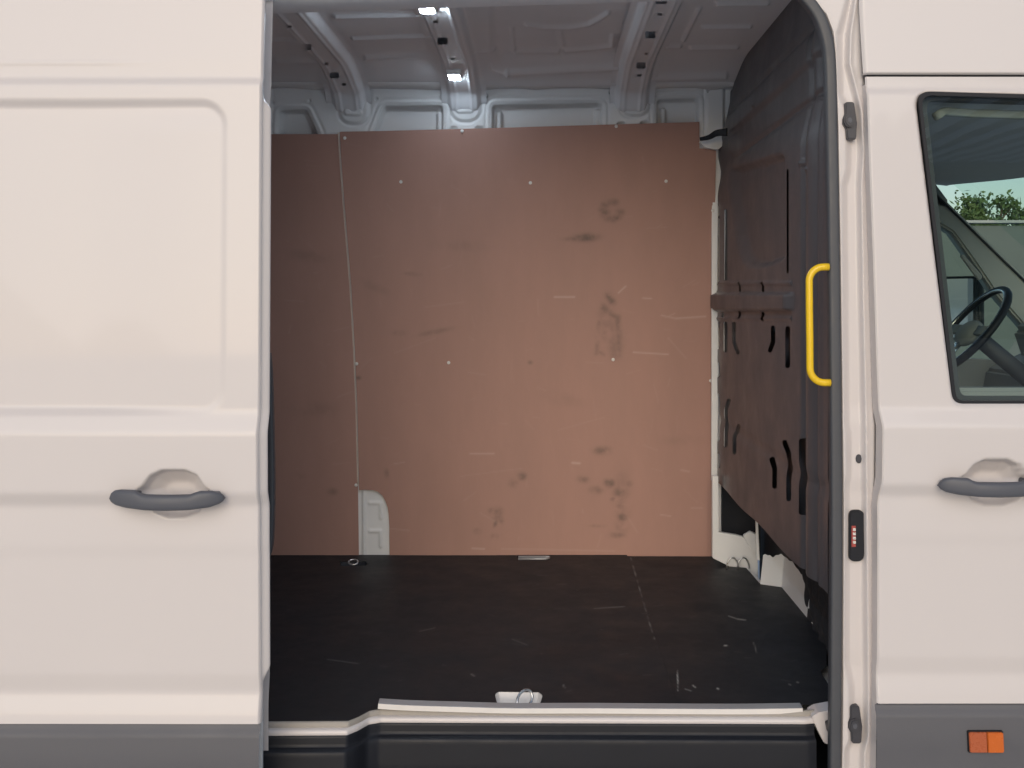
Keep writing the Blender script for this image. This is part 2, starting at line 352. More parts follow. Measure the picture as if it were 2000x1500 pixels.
def pil_pt(px, py, lift=0.0):
    l, r = lerp(edgeL, py), lerp(edgeR, py); a = pil(np.array([[(px - l) / (r - l)]]), np.array([[float(py)]]))
    return float(a[0][0, 0]), float(a[1][0, 0]) - lift, float(VZ(py, a[1][0, 0]))
def px_poly(pts, Y): return [(float(UX(x, Y)), float(VZ(y, Y))) for x, y in pts]
for bx, by, s in ((1657, 238, 1), (1667, 1411, 1)):
    x, y, z = pil_pt(bx, by)
    o = rpoly([(bx - 10, by - 37, 6), (bx + 8, by - 37, 6), (bx + 14, by + 4, 3), (bx + 12, by + 37, 6), (bx - 6, by + 37, 6), (bx - 8, by + 16, 2), (bx - 14, by + 6, 3), (bx - 14, by - 4, 3), (bx - 10, by - 14, 2)], 5)
    b = prism('rubber_buffer', px_poly(o, y), y - 0.016, y + 0.006, M['bumper'], pillar, bev=0.003)
    prism('buffer_boss', [(x - 0.003 + 0.0125 * math.cos(t), z + 0.016 * math.sin(t)) for t in np.linspace(0, 2 * math.pi, 25)[:-1]], y - 0.024, y - 0.010, M['bumper'], pillar, bev=0.003)
    prism('buffer_screw', [(x - 0.003 + 0.005 * math.cos(t), z + 0.0065 * math.sin(t)) for t in np.linspace(0, 2 * math.pi, 17)[:-1]], y - 0.0255, y - 0.016, M['handle'], pillar, bev=0.001)
x, y, z = pil_pt(1677, 896)
prism('hole_plug', [(x + 0.0072 * math.cos(t), z + 0.0108 * math.sin(t)) for t in np.linspace(0, 2 * math.pi, 25)[:-1]], y - 0.003, y + 0.006, M['bumper'], pillar, bev=0.001)
x, y, z = pil_pt(1670, 1045)
prism('contact_plate', px_poly(rpoly([(1656, 995, 13), (1686, 995, 13), (1686, 1095, 15), (1656, 1095, 13)], 8), y), y - 0.011, y + 0.006, M['black'], pillar, bev=0.003)
prism('contact_backing', px_poly([(1660.5, 1025), (1668.5, 1025), (1668.5, 1066), (1660.5, 1066)], y), y - 0.0125, y - 0.008, M['copper'], pillar)
for k in range(4):
    cy = 1032 + k * 8.2
    prism('contact_pin', px_poly(rpoly([(1662.5, cy - 2.6, 1), (1668, cy - 2.6, 1), (1668, cy + 2.6, 1), (1662.5, cy + 2.6, 1)], 3), y), y - 0.0155, y - 0.010, M['contact'], pillar)

# ------------------------------------------------------------------ cab door
def cdoor_l(z): return UX(lerp(edgeR, PY(z, 0.0)), 0.0) + 0.0035
XC1 = float(UX(2440, 0))
winpx = [(1793, 179, 26), (2190, 190, 26), (2420, 789, 24), (1863, 789, 22)]
def cab_y(U, Z):
    px, py = PX(U, 0.0), PY(Z, 0.0); y = -OUT(Z) + 0.0
    c = sd_poly(px, py, rpoly([(*q, 12) for q in [(1860, 932), (1881, 926), (1897, 906), (1917, 896), (1962, 896), (1982, 906), (1996, 926), (2014, 934), (1996, 952), (1982, 976), (1958, 985), (1924, 985), (1900, 976), (1884, 952)]], 4), 0)
    y = y + 0.030 * sstep(2.5, -6, c) + 0.026 * sstep(-2, -34, c)
    y = y + 0.004 * sstep(0.006, 0.0, U - cdoor_l(Z)) ** 2
    w = sd_poly(px, py, rpoly(winpx, 6))
    y = y + 0.010 * sstep(6, 0, w)
    return y + 0.001 * np.sin(U * 7) * np.sin(Z * 4)
zs = np.r_[np.arange(0.670, 2.129, 0.0042)]
def cab_fn(U, Z):
    l = cdoor_l(Z); x = l + U * (XC1 - l); return x, cab_y(x, Z), Z
uu = np.r_[np.linspace(0, 0.008, 5)[:-1], np.arange(0.008, 0.36, 0.0048), np.linspace(0.36, 1, 50)]
def cab_hole(U, Z):
    l = cdoor_l(Z); x = l + U * (XC1 - l); return sd_poly(PX(x, 0.0), PY(Z, 0.0), rpoly(winpx, 6)) / 842.0
cdoor = field('cab_door', uu, zs, cab_fn, M['paint'], van, hole=cab_hole)
cdoor['label'] = 'white cab door with tinted window and dark handle'
field('door_edge', np.linspace(0, 1, 6), np.arange(0.45, 2.13, 0.02), lambda U, Z: (cdoor_l(Z) - 0.0 + 0 * U, -OUT(Z) + 0.003 + 0.05 * U, Z), M['paint'], cdoor)
field('lower_cladding', np.linspace(0, 1, 50), np.r_[np.linspace(0.36, 0.62, 30), np.linspace(0.625, 0.668, 20)],
      lambda U, Z: clad_fn(0.004, 0.0)(UX(1708, 0) + U * (XC1 - UX(1708, 0)), Z), M['clad'], cdoor)
DX = float(UX(1822, 0.0) - UX(225, YD)); DZ = float(VZ(944, 0.0) - VZ(968, YD))
h2 = handle('handle', DX, 0.0, cdoor)
for o in [c for c in cdoor.children if c.name.startswith('handle')]: o.location.z += DZ
wp = px_poly(rpoly(winpx, 8), 0.004)
def off_poly(k): # window outline shrunk towards its middle by k photo pixels
    a = rpoly([(winpx[0][0] + k, winpx[0][1] + k, 22), (winpx[1][0] - k, winpx[1][1] + k, 22), (winpx[2][0] - k * 1.5, winpx[2][1] - k, 20), (winpx[3][0] + k * 0.85, winpx[3][1] - k, 18)], 8)
    return a
def ring(name, o1, o2, y0, y1, mt, parent):
    n = len(o1); V = []; Fc = []
    for p in o1: V.append((*[float(UX(p[0], y0))], y0, float(VZ(p[1], y0))))
    for p in o2: V.append((*[float(UX(p[0], y0))], y0, float(VZ(p[1], y0))))
    for p in o2: V.append((float(UX(p[0], y0)), y1, float(VZ(p[1], y0))))
    for p in o1: V.append((float(UX(p[0], y0)), y1, float(VZ(p[1], y0))))
    for r_ in range(4):
        for i in range(n): Fc.append((r_ * n + i, r_ * n + (i + 1) % n, ((r_ + 1) % 4) * n + (i + 1) % n, ((r_ + 1) % 4) * n + i))
    o = mesh(name, V, Fc, mt, parent, False)
    bm = bmesh.new(); bm.from_mesh(o.data); bmesh.ops.recalc_face_normals(bm, faces=bm.faces[:]); bm.to_mesh(o.data); bm.free(); return o
ring('window_seal', off_poly(-1), off_poly(6), 0.008, 0.026, M['black'], cdoor)
ring('window_inner_frame', off_poly(1), off_poly(15), 0.040, 0.075, M['frame'], cdoor)
gp = [(float(UX(p[0], 0.02)), 0.020, float(VZ(p[1], 0.02))) for p in off_poly(6)]
mesh('window_pane', gp, [tuple(range(len(gp)))], M['glass'], cdoor, False)
box('door_inner_trim', float(UX(1725, 0.07)), XC1 - 0.02, 0.055, 0.105, 0.62, float(VZ(757, 0.07)), M['cab'], cdoor, bev=0.008)
# side marker, two lenses
yM = -0.016
prism('side_marker', px_poly(rpoly([(1888, 1426, 3), (1958, 1426, 3), (1960, 1469, 3), (1890, 1469, 3)], 3), yM), yM - 0.004, yM + 0.02, M['black'], cdoor, bev=0.001)
prism('marker_lens', px_poly(rpoly([(1890, 1428, 3), (1924, 1428, 1), (1926, 1467, 1), (1892, 1467, 3)], 3), yM), yM - 0.010, yM, M['red'], cdoor, bev=0.0015)
prism('marker_lens', px_poly(rpoly([(1925, 1428, 1), (1956, 1428, 3), (1958, 1467, 3), (1927, 1467, 1)], 3), yM), yM - 0.011, yM, M['orange'], cdoor, bev=0.0015)
# body side above the cab door
field('upper_side_panel', np.r_[np.linspace(0, 0.02, 6)[:-1], np.linspace(0.02, 1, 40)], np.r_[np.linspace(2.133, 2.14, 5)[:-1], np.arange(2.14, 2.56, 0.012)],
      lambda U, Z: (cdoor_l(Z) - 0.0035 + U * (XC1 - cdoor_l(Z)), -OUT(Z) - 0.001 + 0.006 * sstep(2.139, 2.133, Z) ** 2 + 0.006 * sstep(0.012, 0, U) ** 2, Z), M['paint'], van)

# ------------------------------------------------------------------ cargo bay
ZF = 0.605
_wt = np.arange(0, 3.2, 0.004); _wv = np.interp(_wt, [0, 1.25, 1.5, 1.8, 2.05, 2.25, 2.44, 3.2], [1.81, 1.81, 1.803, 1.782, 1.745, 1.695, 1.630, 1.37])
_wk = np.exp(-0.5 * (np.arange(-75, 76) / 25.0) ** 2); _wv = np.convolve(np.pad(_wv, 75, mode='edge'), _wk / _wk.sum(), mode='valid')
def W(z): return np.interp(z, _wt, _wv)
def wall_px(X, Z, off=0.0): y = W(Z) + off; return PX(X, y), PY(Z, y)
def wpt(px, py):                      # point of the lining seen at a photo pixel
    y = 1.78
    for _ in range(8): z = VZ(py, y); y = float(W(z))
    return float(UX(px, y)), y, float(VZ(py, y))
joint = [(250, 662), (300, 664.5), (400, 672), (560, 685), (680, 692), (800, 697), (950, 700), (1100, 702)]
def smudges(px, py):
    s = np.zeros(px.shape)
    def blob(cx, cy, rx, ry, a=0.0, k=1.0):
        dx, dy = px - cx, py - cy; c, n = math.cos(a), math.sin(a)
        u, v = (dx * c + dy * n) / rx, (-dx * n + dy * c) / ry
        np.maximum(s, k * np.exp(-(u * u + v * v) ** 1.3), out=s)
    blob(1145, 464, 24, 8, -0.05, 1.0); blob(1122, 467, 22, 5, 0, .6)
    for a in np.linspace(0.2, 5.0, 9): blob(1195 + 17 * math.cos(a), 411 + 17 * math.sin(a), 9, 7, 0, .55)
    blob(1182, 415, 9, 7, 0, .8); blob(1203, 425, 8, 6, 0, .8)
    # bag-shaped print
    for x0, y0, x1, y1, w, k in ((1188, 577, 1196, 590, 7, .8), (1178, 600, 1190, 612, 8, .65), (1183, 610, 1205, 620, 6, .6), (1170, 630, 1165, 690, 5, .5), (1206, 620, 1210, 690, 7, .6), (1184, 615, 1186, 650, 15, .42), (1170, 655, 1190, 660, 7, .42), (1196, 640, 1200, 690, 12, .45), (1166, 686, 1180, 692, 4, .4)):
        d = sd_seg(px, py, [(x0, y0), (x1, y1)], 0); np.maximum(s, k * np.exp(-(d / w) ** 2), out=s)
    for c in ((971, 1003, 10, 12, .5, 1.0), (962, 998, 8, 6, 0, .8), (978, 1013, 5, 10, -.4, .9), (968, 1022, 4, 8, .4, .7), (1020, 931, 10, 8, 0, .75), (1003, 943, 9, 9, .6, .6),
              (1177, 880, 17, 8, 0, .8), (1190, 944, 11, 9, 0, 1.0), (1140, 936, 12, 7, 0, .6), (1165, 957, 14, 8, 0, .55), (1210, 962, 12, 12, 0, .75), (1198, 975, 6, 4, 0, .8), (1213, 990, 12, 6, 0, .7),
              (1215, 1010, 11, 9, 0, .85), (1205, 1045, 16, 6, 0, .6), (1228, 945, 8, 8, 0, .4), (1214, 1028, 16, 14, 0, .35), (932, 1038, 8, 6, 0, .5), (967, 1048, 8, 6, 0, .5), (1170, 1027, 18, 3, 0, .5), (1215, 975, 18, 60, 0, .33),
              (700, 738, 6, 4, 0, .8), (755, 925, 5, 9, 0, .5), (806, 535, 16, 4, .1, .5), (850, 648, 34, 5, -.2, .4), (1036, 708, 5, 4, 0, .6), (780, 650, 14, 6, 0, .3), (730, 560, 30, 8, .4, .22), (1100, 780, 40, 12, .2, .16), (900, 480, 60, 10, .05, .16), (600, 500, 40, 12, .1, .25), (620, 800, 40, 14, 0, .22), (650, 960, 10, 7, 0, .5), (585, 930, 12, 5, 0, .35), (1330, 860, 40, 10, 0, .14)):
        blob(*c)
    return s
def scratches(px, py):
    s = np.zeros(px.shape)
    for x0, y0, x1, y1, w, k in ((1083, 580, 1122, 580, 1.6, .75), (1208, 572, 1222, 559, 1.6, .6), (1255, 582, 1272, 583, 1.4, .6), (1292, 616, 1320, 622, 1.6, .45), (1320, 622, 1378, 618, 1.8, .55), (1237, 688, 1305, 692, 1.4, .65),
                                 (918, 886, 965, 886, 1.5, .5), (1118, 904, 1132, 905, 2.2, .65), (922, 1071, 946, 1072, 1.4, .7), (1290, 1005, 1310, 1008, 1.2, .4), (1350, 992, 1372, 992, 1.2, .4), (770, 905, 790, 903, 1.2, .3), (1330, 918, 1346, 921, 1.8, .35), (1300, 620, 1318, 612, 1.2, .3), (1305, 660, 1340, 700, 1.2, .22), (980, 1072, 1200, 1076, 1.5, .22), (830, 600, 905, 590, 1.2, .15), (740, 1030, 800, 1036, 1.2, .3), (900, 930, 1020, 915, 1.0, .15), (1090, 840, 1180, 815, 1.0, .14), (770, 690, 850, 660, 1.0, .14)):
        d = sd_seg(px, py, [(x0, y0), (x1, y1)], 0); np.maximum(s, k * np.exp(-(d / w) ** 2), out=s)
    rs = np.random.default_rng(11)
    for _ in range(130):
        a, b = rs.uniform(530, 1390), rs.uniform(270, 1078); t = rs.normal(0, .5) if rs.random() < .7 else rs.uniform(1.2, 1.9); L_ = rs.uniform(3, 40) ** 1.0
        d = sd_seg(px, py, [(a, b), (a + L_ * math.cos(t), b + L_ * math.sin(t))], 0); np.maximum(s, rs.uniform(.03, .16) * np.exp(-(d / rs.uniform(.7, 1.6)) ** 2), out=s)
    return s
PLY_OFF = -0.012
def topline(px): return np.interp(px, [400, 735, 1000, 1364], [262, 256, 249, 238])
def ply_right_hole(X, Z):              # keep where > 0
    px, py = wall_px(X, Z, PLY_OFF)
    l = lerp(joint, py) + 1.0; r = np.interp(py, [290, 700, 1085], [1398.5, 1392, 1389.5])
    t = np.where(px < 1365, topline(px), 290)
    a = np.minimum(np.minimum(px - l, r - px), py - t)
    nt = sd_poly(px, py, [(690, 958), (712, 956.5), (728, 957), (738, 960), (747, 968), (753, 979), (757.5, 992), (759.5, 1006), (760.5, 1030), (761, 1100), (690, 1100)])
    notch = sd_poly(px, py, [(1366, 200), (1420, 200), (1420, 290), (1366, 290)])
    a = np.minimum(px - l, r - px); a = np.minimum(a, py - topline(px))
    return np.minimum(np.minimum(a, nt), notch) / 500.0
uz = np.r_[np.arange(ZF - 0.02, 2.30, 0.0042)]
lin = field('plywood_lining', np.arange(-0.80, 0.70, 0.0042), uz, lambda X, Z: (X, W(Z) + PLY_OFF + 0.0012 * np.sin(X * 6 + Z * 2), Z), M['ply'], van, hole=ply_right_hole,
            attrs={'smudge': lambda X, Z: smudges(*wall_px(X, Z, PLY_OFF)), 'scratch': lambda X, Z: scratches(*wall_px(X, Z, PLY_OFF))})
lin['label'] = 'large reddish brown plywood lining sheet, scuffed and stained'
def ply_left_hole(X, Z):
    px, py = wall_px(X, Z, PLY_OFF - 0.004); r = lerp(joint, py) - 0.8
    return np.minimum(r - px, py - 262) / 500.0
linl = field('plywood_lining', np.r_[np.linspace(-2.3, -1.2, 20)[:-1], np.arange(-1.2, -0.64, 0.0046)], uz, lambda X, Z: (X, W(Z) + PLY_OFF - 0.004, Z), M['ply'], van, hole=ply_left_hole,
             attrs={'smudge': lambda X, Z: smudges(*wall_px(X, Z, PLY_OFF)), 'scratch': lambda X, Z: scratches(*wall_px(X, Z, PLY_OFF))})
linl['label'] = 'narrow rear plywood lining sheet beyond the vertical joint'
jp = [np.array(wpt(lerp(joint, q), q)) + np.array((0, PLY_OFF - 0.005, 0)) for q in np.arange(260, 956, 12)]
sweep('joint_strip', jp, rrect(0.0022, 0.0022, 0.0008, 2), M['plyedge'], van, up=(0, 1, 0))
bm = bmesh.new(); bmesh.ops.create_uvsphere(bm, u_segments=10, v_segments=6, radius=0.0068)
for v in bm.verts: v.co.y *= 0.3
scr = bpy.data.meshes.new('screw'); bm.to_mesh(scr); bm.free(); scr.materials.append(M['strip'])
for i, (a, b) in enumerate(((675, 271), (903, 257), (1203, 248), (784, 356), (1036, 358), (1300, 355), (1391, 412), (698, 710), (877, 708), (1197, 702), (1387, 743), (697, 946))):
    q = wpt(a, b); o = bpy.data.objects.new('screw', scr); col.objects.link(o); o.location = (q[0], q[1] + PLY_OFF - (0.004 if a > 702 else 0.007), q[2]); o.parent = lin

# painted inner side wall behind the lining: lower lining cut-out, strip by the partition, window-like openings above
def wall_fn(X, Z):
    px, py = wall_px(X, Z); d = np.zeros(px.shape)
    ops = [rpoly([(545, 216, 8), (598, 214, 10), (620, 262, 4), (620, 320), (545, 320)], 4), rpoly([(750, 207, 10), (864, 206, 8), (864, 320), (720, 320), (730, 258, 8)], 4),
           rpoly([(962, 205, 8), (1175, 202, 8), (1175, 320), (960, 320)], 4), rpoly([(1284, 194, 8), (1365, 192, 8), (1365, 320), (1282, 320)], 4), rpoly([(350, 216, 8), (500, 216, 10), (500, 320), (350, 320)], 4)]
    for i, o in enumerate(ops):
        s = sd_poly(px, py, o)
        d = d + 0.055 * sstep(1.5, -3.0, s) - 0.0045 * np.exp(-((s - 8) / 3.0) ** 2) + 0.004 * sstep(18, 12, s) * sstep(-1, 2, s)
    for cx, cy in ((690, 205), (908, 200), (1238, 190), (500, 215)):
        k = 1.0
        s = sd_box(px, py, cx + 2, cy - 12, 27, 47, 22); d = d - 0.006 * sstep(3, -3, s) + 0.003 * np.exp(-((s - 5) / 2.5) ** 2)
        s = sd_box(px, py, cx, cy - 12, 17, 33, 6); d = d - 0.007 * sstep(2, -2, s)
        s = sd_box(px, py, cx, cy, 7.5, 12, 7); d = d + 0.04 * sstep(1.2, -1.8, s)
    for cx, cy, r in ((870, 190, 2.6), (950, 187, 2.4), (1193, 181, 2.6), (1276, 179, 2.6), (1383, 177, 2.4), (735, 193, 2.6), (604, 197, 2.4), (533, 199, 2)):
        d = d + 0.02 * sstep(1.2, -1.2, np.hypot(px - cx, py - cy) - r) - 0.0015 * sstep(4, 0, np.hypot(px - cx, py - cy) - r)
    for cx, cy in ((886, 252), (936, 251), (1213, 243), (1259, 241)):
        d = d + 0.025 * sstep(1.5, -1.5, sd_box(px, py, cx, cy, 7, 3.5, 3))
    for cx, c0, c1 in ((974, 215, 260), (1168, 210, 260), (1297, 208, 260), (857, 215, 260)):
        d = d - 0.022 * sstep(2, -2, sd_box(px, py, cx, (c0 + c1) / 2 + 8, 5, (c1 - c0) / 2 + 8, 3))
    # end frame next to the partition
    s = sd_box(px, py, 1396, 214, 24, 62, 12); d = d + 0.004 * np.exp(-((s + 3) / 2.2) ** 2)
    d = d + 0.012 * sstep(1411, 1419, px) * (py < 300)
    # lower cut-out: stamped ribs
    s = sd_seg(px, py, [(711, 958), (711, 1090)], 0); d = d - 0.008 * np.exp(-(s / 3.0) ** 2)
    for yy in (982, 1037):
        s = sd_seg(px, py, [(722, yy), (743, yy), (744, yy + 30)], 0); d = d - 0.006 * np.exp(-(s / 2.6) ** 2)
    return X, W(Z) + d, Z
rowsz = np.r_[np.arange(0.56, 0.90, 0.005), np.linspace(0.90, 2.20, 50), np.arange(2.205, 2.418, 0.0034)]
field('side_wall', np.r_[np.linspace(-2.4, -1.12, 20)[:-1], np.arange(-1.12, 0.76, 0.0036)], rowsz, wall_fn, M['inner'], van)['label'] = 'grey painted inner side wall with openings above the lining'

# ------------------------------------------------------------------ roof inside, with stamped bays and cross ribs
def ZR(X, Y): return 2.468 - 0.060 * sstep(1.25, 1.68, Y) ** 1.5 - 0.05 * sstep(0.45, 0.08, Y)
def roof_fn(X, Y):
    z = ZR(X, Y); px, py = PX(X, Y), PY(np.full_like(X, 2.455), Y); d = np.zeros(px.shape)
    def ridge(pts, w=3.2, h=0.009):
        return h * np.exp(-(sd_seg(px, py, pts, 0) / w) ** 2)
    for pts in (((655, 40), (860, 36)), ((690, 82), (860, 76)), ((715, 117), (870, 112)), ((725, 152), (880, 150)), ((640, 60), (650, 80)),
                ((540, 122), (640, 121)), ((530, 85), (590, 84)), ((925, 106), (965, 106)),
                ((1400, 15), (1500, 14)), ((1375, 60), (1465, 59)), ((1350, 100), (1440, 99)), ((1302, 97), (1328, 97)), ((1270, 138), (1418, 136)), ((1365, 25), (1335, 85)),
                ((960, 128), (990, 133)), ((990, 133), (1215, 128)), ((935, 145), (1215, 143)), ((1250, 40), (1240, 40)), ((1230, 75), (1242, 75)), ((1222, 108), (1235, 108))):
        d = d + ridge(pts)
    d = d + ridge([(1030, 62), (1060, 67), (1110, 68), (1150, 62), (1170, 52), (1188, 40)], 4, .008) + ridge([(1003, 108), (1008, 112), (1090, 112)], 4, .008) + ridge([(1104, 111), (1150, 108), (1195, 103), (1197, 85)], 4, .008) \
          + ridge([(1000, 70), (1003, 105)], 3, .005) + ridge([(1094, 78), (1098, 100)], 5, .005)
    s = sd_box(px, py, 1110, 20, 150, 100, 25); d = d - 0.012 * sstep(8, -8, s)
    d = d + 0.014 * sstep(148, 154, py) * sstep(165, 158, py)
    return X, Y, z - d
roof = field('roof_lining_panel', np.r_[np.linspace(-2.4, -1.15, 16)[:-1], np.arange(-1.15, 0.80, 0.0042)], np.r_[np.arange(0.05, 1.672, 0.0042)], roof_fn, M['roofmetal'], van, flip=True)
roof['label'] = 'pale grey stamped inside of the roof'
for cx, holes in ((-0.735, [(598, 92, 10, 6), (653, 147, 9, 6), (565, 52, 5, 2.5), (672, 165, 4, 2.5), (638, 125, 4, 3)]),
                  (-0.297, [(864, 80, 10, 7), (851, 43, 5, 2.5), (884, 115, 4.5, 2), (901, 157, 4, 2.2)]),
                  (0.338, [(1270, 68, 10, 7), (1289, 28, 5, 2.5), (1252, 128, 9, 6), (1262, 105, 4, 2), (1249, 147, 5, 2), (1291, 3, 11, 5)]),
                  (-1.40, [])):
    def rib_fn(U, Y, cx=cx, holes=holes):
        x = cx + U; w = np.abs(U); hat = sstep(0.066, 0.046, w)
        z = ZR(x, Y) - 0.006 - 0.026 * hat - 0.05 * sstep(1.56, 1.668, Y) ** 2
        px, py = PX(x, Y), PY(z, Y)
        z = z - 0.004 * np.exp(-((w - 0.03) / 0.006) ** 2)
        return x, Y, z
    def rib_hole(U, Y, cx=cx, holes=holes):
        x, _, z = rib_fn(U, Y); px, py = PX(x, Y), PY(z, Y); s = np.full(px.shape, 99.0)
        for hx, hy, a, b in holes: s = np.minimum(s, sd_box(px, py, hx, hy, a, b, 2))
        return s / 600.0
    field('roof_rib', np.arange(-0.085, 0.0851, 0.0034), np.arange(0.06, 1.668, 0.0042), rib_fn, M['roofmetal'], roof, hole=rib_hole if holes else None, flip=True)
for px, py, hw, hd, lm in ((888, 138, 0.020, 0.046, 'lamp'), (834, 15, 0.020, 0.030, 'lamp2')):
    d = 2190 * 0.835 / (590 - py); Yl = d - DC; xl = (px - 1060) / F * d; zl = float(ZR(xl, Yl)) - 0.038
    box('lamp_housing', xl - hw - 0.006, xl + hw + 0.006, Yl - hd - 0.008, Yl + hd + 0.008, zl - 0.002, zl + 0.02, M['inner'], roof, bev=0.004)
    for k in range(4):
        y0 = Yl - hd + k * (2 * hd / 4); box('lamp_lens', xl - hw, xl + hw, y0 + 0.002, y0 + 2 * hd / 4 - 0.002, zl - 0.005, zl + 0.002, M[lm], roof, bev=0.002)
# rail that closes the joint of roof and side wall, with its dark gaps
def rail_fn(U, V):
    x = U; a = V
    y = 1.628 + 0.05 * np.cos(a); z = 2.428 - 0.026 * np.sin(a)
    px = PX(x, 1.63)
    z = z + 0.010 * sstep(0.4, 1.1, a) * sstep(2.3, 1.3, a) * (0.5 + 0.5 * np.sin(px * 0.045 + np.sin(px * 0.013) * 2)) * 1.0
    return x, y, z
field('roof_rail', np.r_[np.linspace(-2.4, -1.1, 12)[:-1], np.arange(-1.1, 0.74, 0.006)], np.linspace(-0.4, 3.5, 26), rail_fn, M['inner'], van, flip=True)
# header above the opening (inside face)
hp = [(530, 30), (800, 21), (1000, 15), (1250, 7), (1500, -1), (1600, -4)]
V = []; n = 40
for i in range(n):
    px = 430 + i * (1640 - 430) / (n - 1); py = lerp([(430, 33)] + hp + [(1640, -6)], px)
    x, y, z = P3(px, py, 0.20)
    for dy, dz in ((0.03, 0.25), (0.0, 0.02), (-0.004, 0.004), (-0.016, 0.0), (-0.10, -0.006), (-0.15, 0.0), (-0.16, 0.012), (-0.165, 0.30)): V.append((x, y + dy, z + dz))
Fc = [(i * 8 + j, i * 8 + j + 1, (i + 1) * 8 + j + 1, (i + 1) * 8 + j) for i in range(n - 1) for j in range(7)]
mesh('door_header', V, Fc, M['roofmetal'], van)

# ------------------------------------------------------------------ floor
fr_px = [(300, 1413), (525, 1413), (680, 1412), (700, 1404), (722, 1392), (745, 1388), (1000, 1389), (1300, 1390), (1570, 1391), (1592, 1389), (1602, 1379), (1625, 1377), (1700, 1376)]
fr = np.array([on_z(a, b, ZF) for a, b in fr_px])
rt_px = [(1625, 1376), (1624, 1346), (1606, 1318), (1603, 1310), (1614, 1302), (1614, 1252), (1526, 1146), (1500, 1143), (1483, 1139), (1470, 1124), (1457, 1109), (1424, 1107), (1420, 1094), (1396, 1085), (1394, 1082)]
rt = np.array([on_z(a, b, ZF) for a, b in rt_px]); rt = rt[np.argsort(rt[:, 1])]
def Yf(X): return np.interp(X, fr[:, 0], fr[:, 1])
def xr(Y): return np.interp(Y, rt[:, 1], rt[:, 0])
YB = 1.80
def floor_px(X, Y): return PX(X, Y), PY(np.full_like(X, ZF), Y)
def f_scr(X, Y):
    px, py = floor_px(X, Y); s = np.zeros(px.shape)
    for x0, y0, x1, y1, w, k in ((1323, 1318, 1324, 1335, 1.2, .8), (1323, 1310, 1324, 1350, .9, .4), (1423, 1203, 1440, 1209, 1.1, .4), (1440, 1209, 1456, 1211, 1.3, .45), (1415, 1261, 1419, 1261, 1.5, .8), (1353, 1339, 1358, 1343, 1.2, .6), (1338, 1346, 1350, 1350, 1.1, .3), (1401, 1345, 1403, 1346, 1.6, .7), (1557, 1332, 1559, 1333, 1.4, .5), (1541, 1336, 1544, 1338, 1.2, .4), (1472, 1255, 1478, 1275, 1.0, .3), (1100, 1340, 1103, 1346, 1.3, .3), (920, 1318, 926, 1322, 1.2, .35), (1160, 1190, 1220, 1186, 1.0, .18), (820, 1235, 850, 1228, 1, .15), (640, 1290, 700, 1298, 1, .15), (1000, 1250, 1030, 1262, 1, .15)):
        d = sd_seg(px, py, [(x0, y0), (x1, y1)], 0); np.maximum(s, k * np.exp(-(d / w) ** 2), out=s)
    rs = np.random.default_rng(3)
    for _ in range(45):
        a, b = rs.uniform(560, 1580), rs.uniform(1100, 1370); t = rs.uniform(-0.7, 0.7); L_ = rs.uniform(2, 22)
        d = sd_seg(px, py, [(a, b), (a + L_ * math.cos(t), b + 0.5 * L_ * math.sin(t))], 0); np.maximum(s, rs.uniform(.02, .08) * np.exp(-(d / rs.uniform(.7, 1.5)) ** 2), out=s)
    # chipped seam edge
    d = sd_seg(px, py, [(1232, 1090), (1278, 1250)], 0); np.maximum(s, (0.16 + 0.30 * np.sin(py * .31) * np.sin(py * .13)) * np.exp(-(d / 1.4) ** 2), out=s)
    return np.clip(s, 0, 1)
def f_dust(X, Y): return np.full(X.shape, 0.5) * sstep(-1.0, 0.6, X)
pans = [rpoly([(966, 1357, 7), (974, 1353, 5), (1052, 1354, 5), (1060, 1360, 4), (1054, 1379, 5), (972, 1379, 6)], 4),
        rpoly([(1009, 1086, 2), (1070, 1086, 2), (1077, 1090, 2), (1070, 1095, 2), (1012, 1095, 2)], 3),
        rpoly([(664, 1099, 2), (716, 1098, 2), (717, 1106, 2), (666, 1107, 2)], 3)]
def floor_hole(X, Y):
    px, py = floor_px(X, Y); s = np.full(px.shape, 1e3)
    for p in pans: s = np.minimum(s, sd_poly(px, py, p))
    return s / 700.0
XS = 0.334
def fl_left(U, Vv):
    y0 = Yf(U); Y = y0 + (Vv - 0.0) * 0 + np.maximum(Vv, y0); return U, np.maximum(Vv, y0), ZF + 0.003 + 0 * U
# left board: rows follow the front edge
def board(name, us, seam, right):
    nv = 430; vs = np.linspace(0, 1, nv)
    def pos(U, Vv):
        X0 = np.clip(U, -5, 1.5)
        if right:
            Y = Yf(XS + 0.0025 + U * 0.52) * (1 - Vv) + (YB - 0.012) * Vv; X = XS + 0.0006 - 0.004 * Vv * (1 - U) ** 20 + U * (xr(Y) - XS)
        else:
            Y = Yf(U) * (1 - Vv) + YB * Vv; X = U - 0.004 * Vv * sstep(0.30, 0.334, U)
        return X, Y
    def fn(U, Vv):
        X, Y = pos(U, Vv); z = ZF + (0.0 if right else 0.003) + 0.0008 * np.sin(X * 5) * np.sin(Y * 4)
        return X, Y, z
    return field(name, us, vs, fn, M['floor'], van, hole=lambda U, Vv: floor_hole(*pos(U, Vv)), attrs={'scratch': lambda U, Vv: f_scr(*pos(U, Vv)), 'dust': lambda U, Vv: f_dust(*pos(U, Vv))})
bl = board('floor_board', np.r_[np.linspace(-2.35, -0.95, 30)[:-1], np.arange(-0.95, XS, 0.0042), XS], XS, False)
bl['label'] = 'main black floor board with tie-down slots'
brd = board('floor_board', np.linspace(0, 1, 140), XS, True); brd['label'] = 'smaller black floor board beside the partition'
